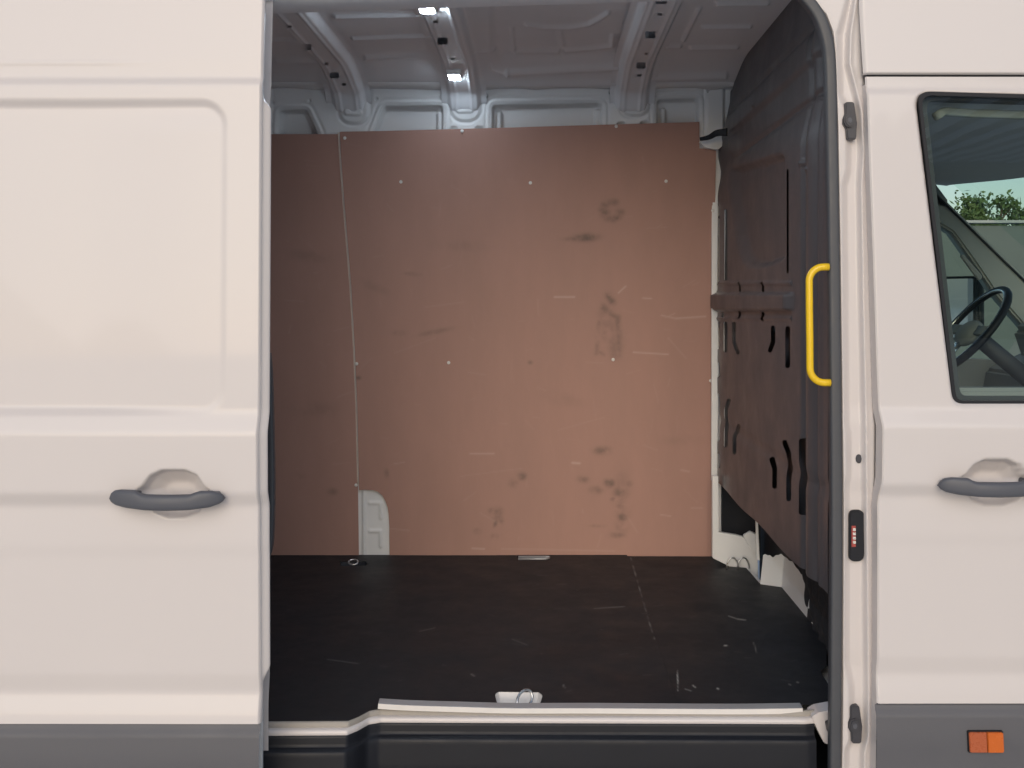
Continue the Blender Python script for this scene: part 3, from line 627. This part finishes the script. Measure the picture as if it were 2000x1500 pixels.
sweep('board_edge', [(XS - 0.004 * t, float(Yf(XS)) * (1 - t) + YB * t, ZF - 0.004) for t in np.linspace(0, 1, 30)], [(-0.001, -0.006), (0.001, -0.006), (0.001, 0.0062), (-0.001, 0.0062)], M['floor'], bl, up=(0, 0, 1))
box('floor_pan', -2.38, 0.80, 0.16, 1.85, ZF - 0.05, ZF - 0.028, M['inner'], van)
# tie-down dishes and rings
for p in pans:
    q = [on_z(a, b, ZF) for a, b in p]; cx = sum(a for a, b in q) / len(q); cy = sum(b for a, b in q) / len(q)
    n = len(q); V = [(a, b, ZF + 0.002) for a, b in q] + [(cx + (a - cx) * .93, cy + (b - cy) * .8, ZF - 0.022) for a, b in q]
    mesh('tie_down_dish', V, [(i, (i + 1) % n, n + (i + 1) % n, n + i) for i in range(n)] + [tuple(range(n, 2 * n))], M['strip'] if p is pans[0] else M['black'], bl, True)
def tor(c, r, t, ry, tilt, mt, parent, name='tie_down_ring'):
    path = []
    for k in range(20):
        a = 2 * math.pi * k / 20; u, v = r * math.cos(a), ry * math.sin(a)
        path.append((c[0] + u, c[1] + v * math.cos(tilt), c[2] + v * math.sin(tilt)))
    return sweep(name, path, circ(t, 8), mt, parent, up=(0.1, -math.sin(tilt), math.cos(tilt)), closed=True)
c = on_z(1028, 1372, ZF); 
rg = tor((0, 0, 0), 0.026, 0.0035, 0.018, R(60), M['steel'], bl); rg.location = (c[0] - 0.004, c[1], ZF + 0.008); rg.rotation_euler = (0, R(-32), R(50))
c = on_z(690, 1103, ZF); rg = tor((0, 0, 0), 0.018, 0.003, 0.012, R(40), M['steel'], bl); rg.location = (c[0], c[1], ZF + 0.010)
c = on_z(1040, 1091, ZF); [sweep('tie_down_bar', [(c[0] - 0.055, c[1] + q, ZF + 0.002), (c[0] + 0.05, c[1] + q, ZF + 0.002), (c[0] + 0.066, c[1] + q * .4, ZF + 0.004)], circ(0.0045, 8), M['striptop'], bl, up=(0, 0, 1)) for q in (-0.016, 0.018)]
for a in (1422, 1443):
    c = on_z(a + 8, 1110, ZF); sweep('tie_down_ring', [(c[0] - 0.022 + 0.022 * (1 - math.cos(t)), c[1] - 0.01, ZF + 0.002 + 0.040 * math.sin(t)) for t in np.linspace(0, math.pi, 12)], circ(0.003, 8), M['steel'], brd, up=(0, 1, 0))

# ------------------------------------------------------------------ sill: board edge, painted flange, loose white strip, plastic step
def frow(name, off, mt, xs, parent=van, rows=None, smooth=True):
    V = []; m = len(rows)
    for x in xs:
        y = float(Yf(x))
        for dy, dz in rows: V.append((x, y + dy, ZF + dz))
    Fc = [(i * m + j, i * m + j + 1, (i + 1) * m + j + 1, (i + 1) * m + j) for i in range(len(xs) - 1) for j in range(m - 1)]
    o = mesh(name, V, Fc, mt, parent, smooth); 
    for p in o.data.polygons: p.flip()
    return o
xa = np.arange(-0.70, float(UX(1622, 0.14)), 0.004)
frow('floor_edge_strip', 0, M['beige'], xa, rows=[(0.004, 0.0035), (0.0, 0.0035), (-0.003, 0.002), (-0.004, -0.008), (-0.004, -0.010)])
frow('sill_flange', 0, M['paint'], xa, rows=[(-0.001, -0.009), (-0.012, -0.010), (-0.017, -0.012), (-0.019, -0.020), (-0.016, -0.024)])
def step_fn(U, V):
    y0 = Yf(U) * 0.55 + 0.45 * np.interp(U, fr[:, 0] , fr[:, 1]); 
    a = np.array([(0, -0.010, -0.021), (.08, -0.018, -0.023), (.13, -0.020, -0.027), (.28, -0.021, -0.043), (.34, -0.024, -0.049), (.38, -0.032, -0.0515), (.42, -0.038, -0.053), (.46, -0.041, -0.058), (.60, -0.044, -0.12), (.72, -0.040, -0.175), (.76, -0.05, -0.18), (1.0, -0.16, -0.182)])
    dy = np.interp(V, a[:, 0], a[:, 1]); dz = np.interp(V, a[:, 0], a[:, 2])
    return U, y0 + dy, ZF + dz
stp = field('entry_step', np.r_[np.arange(-0.70, float(UX(1590, 0.12)), 0.005)], np.r_[np.linspace(0, 1, 70)], step_fn, M['black'], van, flip=True)
stp['label'] = 'black plastic entry step below the floor edge'
# loose white angle strip lying along the floor edge
sp = spline([P3(738, 1384.5, 0.115), P3(800, 1388, 0.117), P3(900, 1391, 0.118), P3(1000, 1393.5, 0.118), P3(1150, 1393.5, 0.118), P3(1300, 1394.5, 0.118), P3(1450, 1395, 0.118), P3(1568, 1393.5, 0.118)], 8)
sps = [np.array(p) for p in sp]
ls = sweep('loose_edge_strip', sps, [(0.0005, 0.0), (0.0005, 0.0125), (-0.0005, 0.0133), (-0.030, 0.0150), (-0.030, 0.012), (-0.0025, 0.0108), (-0.0025, 0.0)], [M['strip'], M['striptop']], van, up=(0, 0, 1), smooth=False)
for p in ls.data.polygons:
    if abs(p.normal.z) > 0.7: p.material_index = 1
for v in ls.data.vertices: pass
# white bracket at the front end of the sill
prism('sill_end_bracket', px_poly([(1586, 1400), (1600, 1392), (1632, 1386), (1632, 1458), (1610, 1452), (1598, 1428)], 0.10), 0.10, 0.16, M['paint'], van, bev=0.002)
prism('end_stop', px_poly(rpoly([(1614, 1413, 5), (1640, 1405, 2), (1640, 1440, 3), (1618, 1432, 5)], 4), 0.08), 0.06, 0.10, M['black'], van, bev=0.003)

# ------------------------------------------------------------------ partition to the cab
XPT = 0.685
SLOTS = (([(1408, 405), (1408, 552)], 3), ([(1424, 412), (1424, 545)], 3), ([(1408, 632), (1408, 678)], 3), ([(1423, 632), (1423, 684)], 3.2), ([(1440, 632), (1440, 668), (1448, 688)], 3),
                   ([(1518, 640), (1518, 668), (1512, 684)], 3.5), ([(1547, 642), (1547, 714)], 4), ([(1408, 772), (1408, 858)], 3), ([(1430, 782), (1424, 800), (1424, 870)], 3), ([(1449, 832), (1441, 850), (1441, 884)], 3),
                   ([(1514, 897), (1521, 915), (1521, 950)], 3.8), ([(1541, 864), (1549, 885), (1549, 974)], 4), ([(1575, 862), (1575, 1000)], 5), ([(1547, 332), (1547, 532)], 1.8), ([(1408, 712), (1408, 732)], 3), ([(1408, 890), (1408, 910)], 3),
                   ([(1452, 552), (1452, 568)], 1.5), ([(1498, 552), (1498, 568)], 2), ([(1418, 612), (1418, 618)], 1.5), ([(1498, 612), (1498, 624)], 2), ([(1452, 610), (1452, 620)], 1.5))
def part_fn(Y, Z):
    px, py = PX(np.full_like(Y, XPT), Y), PY(Z, Y); d = np.zeros(px.shape)     # d > 0 stands out into the bay
    d = d + 0.020 * sstep(4, -3, sd_box(px, py, 1470, 590, 92, 16, 3)) * sstep(1562, 1550, px)
    def gr(pts, w, k=0.022):
        return -k * sstep(1.0, -1.0, sd_seg(px, py, pts, w))
    s = sd_poly(px, py, rpoly([(1428, 330, 8), (1538, 300, 10), (1540, 505, 14), (1500, 521, 10), (1462, 520, 22), (1445, 460, 20)], 6)); d = d - 0.024 * sstep(5, -12, s)
    d = d + 0.006 * np.exp(-((py - 553) / 3.0) ** 2) * (px < 1555) + 0.005 * np.exp(-((py - 622) / 3.0) ** 2) * (px < 1555)
    d = d - 0.022 * sstep(2.235, 2.205, Z)* sstep(2.0, 2.15, Z) + 0.012 * sstep(2.235, 2.205, Z)
    d = d - 0.010 * np.exp(-((Z - 2.31) / 0.012) ** 2) * sstep(1.66, 1.5, Y)
    d = d - 0.008 * np.exp(-((Z - 2.12) / 0.010) ** 2) * sstep(1.5, 1.3, Y)
    d = d - 0.012 * np.exp(-((Z - 1.15) / 0.02) ** 2) * 0.4
    # front flange: channel and rounded lip next to the seal
    d = d + 0.006 * np.exp(-((Y - 0.225) / 0.030) ** 2) - 0.006 * np.exp(-((Y - 0.165) / 0.018) ** 2) - 0.010 * np.exp(-((Y - 0.30) / 0.02) ** 2) - 0.004 * sstep(0.14, 0.10, Y)
    for cx, cy, r in ((1600, 190, 4), (1586, 330, 4), (1410, 424, 2.2), (1470, 206, 3), (1574, 318, 5)):
        d = d + 0.006 * sstep(1.5, -1.5, np.hypot(px - cx, py - cy) - r)
    tilt = -0.030 * sstep(2.20, 2.45, Z)
    return XPT - d - tilt - 0.02 * sstep(1.60, 1.70, Y) * sstep(2.26, 2.20, Z) * sstep(2.05, 2.17, Z), Y, Z
def part_hole(Y, Z):
    px, py = PX(np.full_like(Y, XPT), Y), PY(Z, Y)
    back = np.interp(Z, [0.8, 2.05, 2.10, 2.16, 2.22, 2.26, 2.42, 2.5], [1.722, 1.712, 1.69, 1.72, 1.735, 1.655, 1.60, 1.55]) - Y
    bump = np.maximum(back, -1); rib = -sd_box(Y, Z, 1.70, 1.61, 0.066, 0.034, 0.01)
    bump = np.maximum(bump, rib)
    low = Z - (0.905 + 0.004 * np.sin(Y * 9))
    s = np.full(px.shape, 99.0)
    for pts, w in SLOTS: s = np.minimum(s, sd_seg(px, py, pts, w + (0.9 if pts[0][1] > 600 else 0.2)))
    return np.minimum(np.minimum(bump, low), s / 700.0)
part = field('partition', np.arange(0.062, 1.80, 0.0042), np.arange(0.86, 2.50, 0.0044), part_fn, M['part'], van, hole=part_hole, flip=True)
part['label'] = 'dark ribbed plastic partition closing off the cab'
box('partition_back', 0.728, 0.755, 0.13, 1.86, 0.95, 2.50, M['dark'], van)
box('slot_shade_sheet', 0.7125, 0.7165, 0.12, 1.79, 0.93, 2.40, M['rubber'], van)  # dark sheet added behind the cut slots, standing in for groove shade
# dark space and painted floor step under the partition
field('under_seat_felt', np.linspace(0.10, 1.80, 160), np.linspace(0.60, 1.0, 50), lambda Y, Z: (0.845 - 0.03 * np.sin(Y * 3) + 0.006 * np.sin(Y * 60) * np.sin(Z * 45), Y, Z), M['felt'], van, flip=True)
box('cab_floor_riser', 0.862, 0.88, 0.13, 1.86, 0.42, 1.0, M['dark'], van)
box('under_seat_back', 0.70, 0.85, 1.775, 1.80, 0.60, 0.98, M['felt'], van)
def step_pts():
    lo = [(1484, 1141), (1526, 1147), (1570, 1200), (1616, 1254), (1622, 1262)]
    out = []
    for a, b in lo: out.append(on_z(a, b, ZF))
    return np.array(out)
stq = step_pts()
def ups_fn(U, V):
    t = np.linspace(0, 1, len(stq)); x = np.interp(U, t, stq[:, 0]); y = np.interp(U, t, stq[:, 1])
    h = 0.112 + 0.004 * np.sin(U * 41) + 0.002 * np.sin(U * 97) - 0.02 * sstep(0.75, 1, U) - 0.01 * sstep(0.3, 0.0, U)
    return x + 0.012 * V, y, ZF - 0.01 + (h + 0.01) * V
field('floor_upstand', np.linspace(0, 1, 90), np.linspace(0, 1, 14), ups_fn, M['inner'], van, flip=True)['label'] = 'pale painted upstand under the partition'
# corner: painted cross member at the back
def corner_poly(pts, Y, name, mt, th=0.03): return prism(name, px_poly(pts, Y), Y, Y + th, mt, van, bev=0.002)
corner_poly([(1392, 1090), (1392, 930), (1403, 930), (1404, 1040), (1440, 1046), (1462, 1052), (1470, 1040), (1478, 1044), (1482, 1142), (1470, 1126), (1456, 1110), (1424, 1106)], 1.62, 'corner_bracket', M['inner'])
corner_poly(rpoly([(1452, 1046, 3), (1466, 1038, 3), (1476, 1044, 3), (1478, 1082, 3), (1468, 1076, 3)], 3), 1.575, 'seat_bracket', M['inner'], 0.02)
corner_poly([(1476, 1000), (1480, 1004), (1484, 1096), (1478, 1092)], 1.34, 'bracket_edge', M['inner'], 0.012)
corner_poly([(1391, 285), (1402, 285), (1404, 300), (1401, 560), (1404, 690), (1401, 940), (1390, 940)], 1.742, 'end_strip', M['inner'], 0.02)
# black webbing clip at the upper corner
sweep('black_strap', spline([P3(1367, 272, 1.60), P3(1385, 268, 1.58), P3(1400, 260, 1.56), P3(1420, 258, 1.54)], 6), rrect(0.012, 0.004, 0.002, 2), M['black'], van, up=(0, 1, 0), scale=list(np.linspace(0.55, 1.2, 19)))
# small painted ledge below the strap
corner_poly([(1366, 276), (1420, 262), (1418, 280), (1402, 292), (1376, 288)], 1.66, 'corner_ledge', M['inner'], 0.03)

# ------------------------------------------------------------------ rubber seal round the opening and the yellow grab handle
seal = spline([P3(1180, -62, 0.075), P3(1380, -58, 0.075), P3(1470, -48, 0.07), P3(1548, -22, 0.065), P3(1592, 22, 0.062), P3(1613, 74, 0.06), P3(1620, 130, 0.06), P3(1623, 260, 0.06), P3(1627, 500, 0.055), P3(1630, 750, 0.05), P3(1632, 1000, 0.048), P3(1631, 1250, 0.05), P3(1630, 1400, 0.05), P3(1629, 1600, 0.05)], 10)
sweep('opening_seal', seal, rrect(0.0135, 0.016, 0.008, 4), M['rubber'], van, up=(0, 1, 0))['label'] = 'dark rubber seal round the door opening'
sweep('opening_seal', spline([P3(522, 690, 0.03), P3(526, 740, 0.03), P3(530, 900, 0.03), P3(530, 1000, 0.03), P3(527, 1060, 0.03), P3(521, 1085, 0.03)], 8), rrect(0.008, 0.012, 0.006, 4), M['rubber'], van, up=(0, 1, 0))
def arc(cx, cy, r, a0, a1, n=8): return [(cx + r * math.cos(a0 + (a1 - a0) * k / n), cy - r * math.sin(a0 + (a1 - a0) * k / n)) for k in range(n + 1)]
yh = 0.035
gpth = [(1619, 521.5)] + arc(1608, 549, 27.5, R(90), R(180), 12) + [(1580.8, 600), (1581.6, 660)] + arc(1610.5, 719, 28.5, R(180), R(270), 12) + [(1622, 747.5)]
gh = sweep('grab_handle', [P3(a, b, yh) for a, b in gpth], circ(0.0086, 14), M['yellow'], van, up=(0, 1, 0)); gh['label'] = 'yellow tubular grab handle beside the partition'

# ------------------------------------------------------------------ shell of the van that keeps the daylight out
box('outer_roof', -2.5, 1.62, 0.12, 1.85, 2.53, 2.56, M['paint'], van)
box('far_side_panel', -2.5, 0.80, 1.875, 1.90, 0.35, 2.55, M['paint'], van)
box('rear_door', -2.5, -2.46, 0.03, 1.87, 0.45, 2.53, M['paint'], van)
field('rear_side_panel', np.linspace(-2.5, -0.64, 30), np.linspace(0.35, 2.56, 100), lambda U, Z: (U, 0.02 - OUT(Z), Z), M['paint'], van)
box('underfloor', -2.5, 2.4, 0.16, 1.88, 0.36, 0.40, M['dark'], van)
box('roof_edge', -2.5, 0.75, 0.06, 0.125, 2.40, 2.55, M['paint'], van)
box('sill_skirt', -0.66, 0.74, -0.005, 0.02, 0.30, 0.42, M['clad'], van)

# ------------------------------------------------------------------ cab interior seen through the window
ZH = 2.06
hx = [(0.06, 1.45), (0.5, 1.72), (1.0, 1.86), (1.45, 1.82), (1.62, 1.74), (1.80, 1.60)]
field('headliner', np.linspace(0, 1, 40), np.linspace(0.06, 1.84, 60), lambda U, Y: (0.756 + U * (lerp(hx, Y) - 0.756), Y, ZH + 0.03 * np.sin(U * math.pi) + 0.0 * Y), M['headliner'], van, flip=True)
box('cab_roof', 0.756, 1.60, 0.10, 1.86, 2.12, 2.50, M['paint'], van, bev=0.03)
sweep('roof_grab_rail', [P3(1830, 226, 0.10), P3(1842, 218, 0.12), P3(1900, 222, 0.13), P3(2040, 226, 0.13), P3(2150, 232, 0.12)], rrect(0.010, 0.012, 0.006, 3), M['cablight'], van, up=(0, 1, 0))
YFAR = 1.80
fp = lambda pts: px_poly(pts, YFAR)
prism('far_windscreen_pillar', fp(rpoly([(1800, 352), (1838, 388, 4), (2120, 662, 5), (2120, 740), (2010, 655), (1938, 572, 20), (1900, 516, 20), (1856, 455, 10), (1800, 420)], 4)), YFAR - 0.03, YFAR + 0.06, M['cablight'], van, bev=0.008)
sweep('windscreen_trim', [P3(1836, 389, YFAR - 0.034), P3(2120, 664, YFAR - 0.034)], rrect(0.004, 0.004, 0.002, 2), M['black'], van, up=(0, 1, 0))
prism('pillar_vent', fp(rpoly([(1868, 498, 3), (1876, 498, 3), (1913, 540, 3), (1906, 549, 3)], 3)), YFAR - 0.036, YFAR - 0.02, M['cab'], van, bev=0.002)
prism('far_door_panel', fp([(1700, 700), (1900, 700), (2120, 715), (2120, 1200), (1700, 1200)]), YFAR - 0.05, YFAR + 0.07, M['cab'], van, bev=0.01)
prism('far_door_pillar', fp([(1640, 340), (1700, 340), (1720, 705), (1640, 705)]), YFAR - 0.03, YFAR + 0.06, M['cab'], van)
prism('far_door_header', fp([(1640, 330), (1810, 345), (1845, 392), (1845, 405), (1640, 370)]), YFAR - 0.03, YFAR + 0.06, M['cab'], van)
fg = [(float(UX(a, YFAR + .01)), YFAR + .01, float(VZ(b, YFAR + .01))) for a, b in ((1700, 380), (1835, 395), (2000, 640), (1960, 702), (1700, 702))]
mesh('far_window_pane', fg, [tuple(range(5))], M['glass'], van, False)
# windscreen: curved sheet from the header down to the dashboard
def ws_fn(U, Y):
    x0 = lerp(hx, Y); x1 = x0 + 0.72; return x0 + (x1 - x0) * U, Y + 0 * U, ZH + (1.42 - ZH) * U
field('windscreen', np.linspace(0, 1, 16), np.linspace(0.08, 1.79, 30), ws_fn, M['glass'], van, flip=True)
dsh = prism('dashboard', [(1.78, 0.62), (1.78, 1.10), (1.70, 1.22), (1.72, 1.34), (1.85, 1.40), (2.55, 1.38), (2.55, 0.62)], 0.12, 1.76, M['cab'], van, bev=0.012)
box('dash_trim', 1.86, 2.36, 1.05, 1.068, float(VZ(583, 1.05)), float(VZ(577, 1.05)), M['chrome'], van, bev=0.003)
prism('instrument_hood', [(1.80, 1.38), (1.76, 1.50), (1.86, 1.56), (2.08, 1.54), (2.2, 1.38)], 1.18, 1.62, M['cab'], van, bev=0.02)
# steering wheel
swc = np.array(P3(1893, 645, 1.36)); ax_u = np.array((0.63, 0, 0.776)); ax_v = np.array((0, 1.0, 0)); nrm = np.cross(ax_u, ax_v)
whp = [tuple(swc + 0.185 * (math.cos(a) * ax_u + math.sin(a) * ax_v)) for a in np.linspace(0, 2 * math.pi, 49)[:-1]]
wheel = sweep('steering_wheel', whp, circ(0.0125, 12), M['black'], van, up=tuple(nrm), closed=True)
sweep('rim_trim', [tuple(np.array(p) * 1.0 + (swc - np.array(p)) * 0.055 + np.array((-0.006, 0, 0.006))) for p in whp], circ(0.0042, 8), M['chrome'], wheel, up=tuple(nrm), closed=True)
bm = bmesh.new(); bmesh.ops.create_uvsphere(bm, u_segments=24, v_segments=14, radius=1)
for v in bm.verts:
    c_ = swc + ax_u * (v.co.x * 0.055 - 0.01) + ax_v * v.co.y * 0.085 + (-nrm if nrm[0] > 0 else nrm) * (v.co.z * 0.028 - 0.005); v.co = tuple(c_)
me = bpy.data.meshes.new('hub'); bm.to_mesh(me); bm.free(); me.polygons.foreach_set('use_smooth', [True] * len(me.polygons)); link('hub', me, M['cablight'], wheel)
for a in (math.pi / 2, -math.pi / 2, math.pi):
    e = swc + 0.178 * (math.cos(a) * ax_u + math.sin(a) * ax_v)
    sweep('spoke', [tuple(swc + (e - swc) * 0.3), tuple(swc + (e - swc) * 0.65), tuple(e)], rrect(0.020, 0.007, 0.005, 3), M['chrome'] if a > 3 else M['cablight'], wheel, up=tuple(nrm))
sweep('steering_column', [tuple(swc), tuple(swc + np.array((0.24, 0, -0.2)))], circ(0.03, 12), M['frame'], van, up=(0, 1, 0))
# far wing mirror
mc = np.array(P3(1866, 602, 2.02)); mn = np.array((-0.80, -0.60, 0)); mu = np.array((-0.60, 0.80, 0))
def mpt(a, b, c): return tuple(mc + mu * a + np.array((0, 0, 1)) * b + mn * c)
mo = rrect(0.105, 0.125, 0.03, 4); n = len(mo)
V = [mpt(a, b, 0.0) for a, b in mo] + [mpt(a * 1.06, b * 1.05, 0.008) for a, b in mo] + [mpt(a * 1.06, b * 1.05, -0.03) for a, b in mo] + [mpt(a * 0.7, b * 0.7, -0.09) for a, b in mo]
wm = mesh('wing_mirror', V, [(r_ * n + i, r_ * n + (i + 1) % n, (r_ + 1) * n + (i + 1) % n, (r_ + 1) * n + i) for r_ in range(3) for i in range(n)] + [tuple(range(3 * n, 4 * n))], M['black'], van)
mesh('mirror_glass', [mpt(a * .97, b * .97, 0.002) for a, b in mo], [tuple(range(n))], M['mirror'], wm, False)

# ------------------------------------------------------------------ the yard seen through the cab glass and mirrored in it
wall = bpy.data.objects.new('yard_wall', None); col.objects.link(wall); wall.location = (9, 15, 0)
tag(wall, 'dark grey-green yard wall seen through the cab windows', 'wall')
def wbox(nm, x0, x1, y0, y1, z0, z1, mt): 
    o = box(nm, x0 - 9, x1 - 9, y0 - 15, y1 - 15, z0, z1, mt, wall); return o
for k in range(14): wbox('wall_panel', -12 + 2.5 * k, -12 + 2.5 * k + 2.46, 15.0, 15.12, 0, 2.80, M['hedgewall'])
for k in range(15): wbox('wall_post', -12.09 + 2.5 * k, -11.93 + 2.5 * k, 14.94, 15.18, 0, 2.84, M['hedgewall'])
wbox('wall_coping', -12.1, 23.1, 14.92, 15.2, 2.84, 2.88, M['cablight'])
def tree(name, x, y, h, cr, label, seed):
    rs = np.random.default_rng(seed); t = bpy.data.objects.new(name, None); col.objects.link(t); t.location = (x, y, 0)
    tag(t, label, 'tree', 'trees behind the yard wall')
    V = []; Fc = []
    def limb(a, b, r0, r1):
        a, b = np.array(a, float), np.array(b, float); d = b - a; d /= np.linalg.norm(d); s = np.cross(d, (0.3, 0.2, 1)); s /= np.linalg.norm(s); w = np.cross(d, s); k0 = len(V)
        for q, r_ in ((a, r0), ((a + b) / 2 + rs.normal(0, .05, 3), (r0 + r1) / 2), (b, r1)):
            for k in range(7): V.append(q + r_ * (math.cos(k * .898) * s + math.sin(k * .898) * w))
        for j in range(2):
            for k in range(7): Fc.append((k0 + j * 7 + k, k0 + j * 7 + (k + 1) % 7, k0 + j * 7 + 7 + (k + 1) % 7, k0 + j * 7 + 7 + k))
    limb((0, 0, 0), (0.05, 0, h * .45), .14, .10); tips = []
    for k in range(9):
        a = k * 2.4; e = np.array((cr * .65 * math.cos(a) * rs.uniform(.5, 1), cr * .65 * math.sin(a) * rs.uniform(.5, 1), h * rs.uniform(.6, .92)))
        limb((0.05, 0, h * rs.uniform(.33, .46)), e, .06, .02); tips.append(e)
        for _ in range(2):
            e2 = e + rs.normal(0, cr * .28, 3); limb(e * .8 + np.array((0, 0, h * .08)), e2, .025, .008); tips.append(e2)
    mesh('trunk', V, Fc, M['bark'], t)
    V = []; Fc = []
    for e in tips:
        for _ in range(120):
            c_ = e + rs.normal(0, cr * .15, 3); a = rs.normal(0, 1, 3); a /= np.linalg.norm(a); b = np.cross(a, rs.normal(0, 1, 3)); b /= np.linalg.norm(b); s = rs.uniform(.035, .07); k0 = len(V)
            V += [c_ - a * s, c_ + b * s * .5, c_ + a * s, c_ - b * s * .5]; Fc.append((k0, k0 + 1, k0 + 2, k0 + 3))
    mesh('crown', V, Fc, M['leaf'], t, False)
dT = 18.5 + DC
tree('leafy_tree', 868 / F * (18.5 + DC), 18.5, 3.95, 0.62, 'round-crowned leafy tree standing clear against the sky through the windscreen', 5)
tree('leafy_tree', 793 / F * (18.0 + DC), 18.0, 3.5, 0.60, 'leafy tree beside the windscreen pillar, left of the round-crowned one', 9)
tree('leafy_tree', 962 / F * (19.0 + DC), 19.0, 3.75, 0.40, 'leafy tree cut by the right edge of the picture', 14)
# corrugated canopy behind the photographer, mirrored in the cab window
can = bpy.data.objects.new('corrugated_canopy', None); col.objects.link(can); can.location = (9.0, -16, 0)
tag(can, 'corrugated metal canopy mirrored in the cab door window', 'canopy')
dirx = 0.234
def can_fn(U, S):                     # S runs away from the van, U across the ridges
    y = -13.4 - S; x = U + dirx * S
    w = np.abs(((U / 0.42) % 1.0) - 0.5) * 2
    z = 4.72 + 0.091 * S + 0.26 * sstep(0.25, 0.75, w)
    return x - 9.0, y + 16.0, z
for k in range(13):
    for q, (nm, mt) in enumerate((('roof_sheet', M['clad']), ('bright_stripe', M['corr']))):  # dark and translucent sheets alternate to imitate light and shade on the corrugations
        u0 = 3.6 + k * 0.84 + q * 0.42
        field(nm, np.linspace(u0, u0 + 0.42, 9), np.linspace(0, 34, 8), can_fn, mt, can)
_e = [can_fn(np.array([u]), np.array([34.0])) for u in (3.6, 14.5)]
box('sky_glow_blocker', float(_e[0][0][0]) - 1.0, float(_e[1][0][0]) + 5.0, float(_e[0][1][0]) - 0.2, float(_e[0][1][0]), 0, 8.05, M['hedgewall'], can)  # added wall, keeps the low sky glow out of the window reflection
for px_ in (3.8, 14.2):
    for s_ in (0.4, 33.5):
        box('post', px_ + dirx * s_ - 9.0 - .08, px_ + dirx * s_ - 9.0 + .08, -13.4 - s_ + 16.0 - .08, -13.4 - s_ + 16.0 + .08, 0, 4.74 + 0.091 * s_, M['clad'], can)

# ------------------------------------------------------------------ render
scene.render.engine = 'CYCLES'
scene.cycles.max_bounces = 10; scene.cycles.diffuse_bounces = 6; scene.cycles.transparent_max_bounces = 12
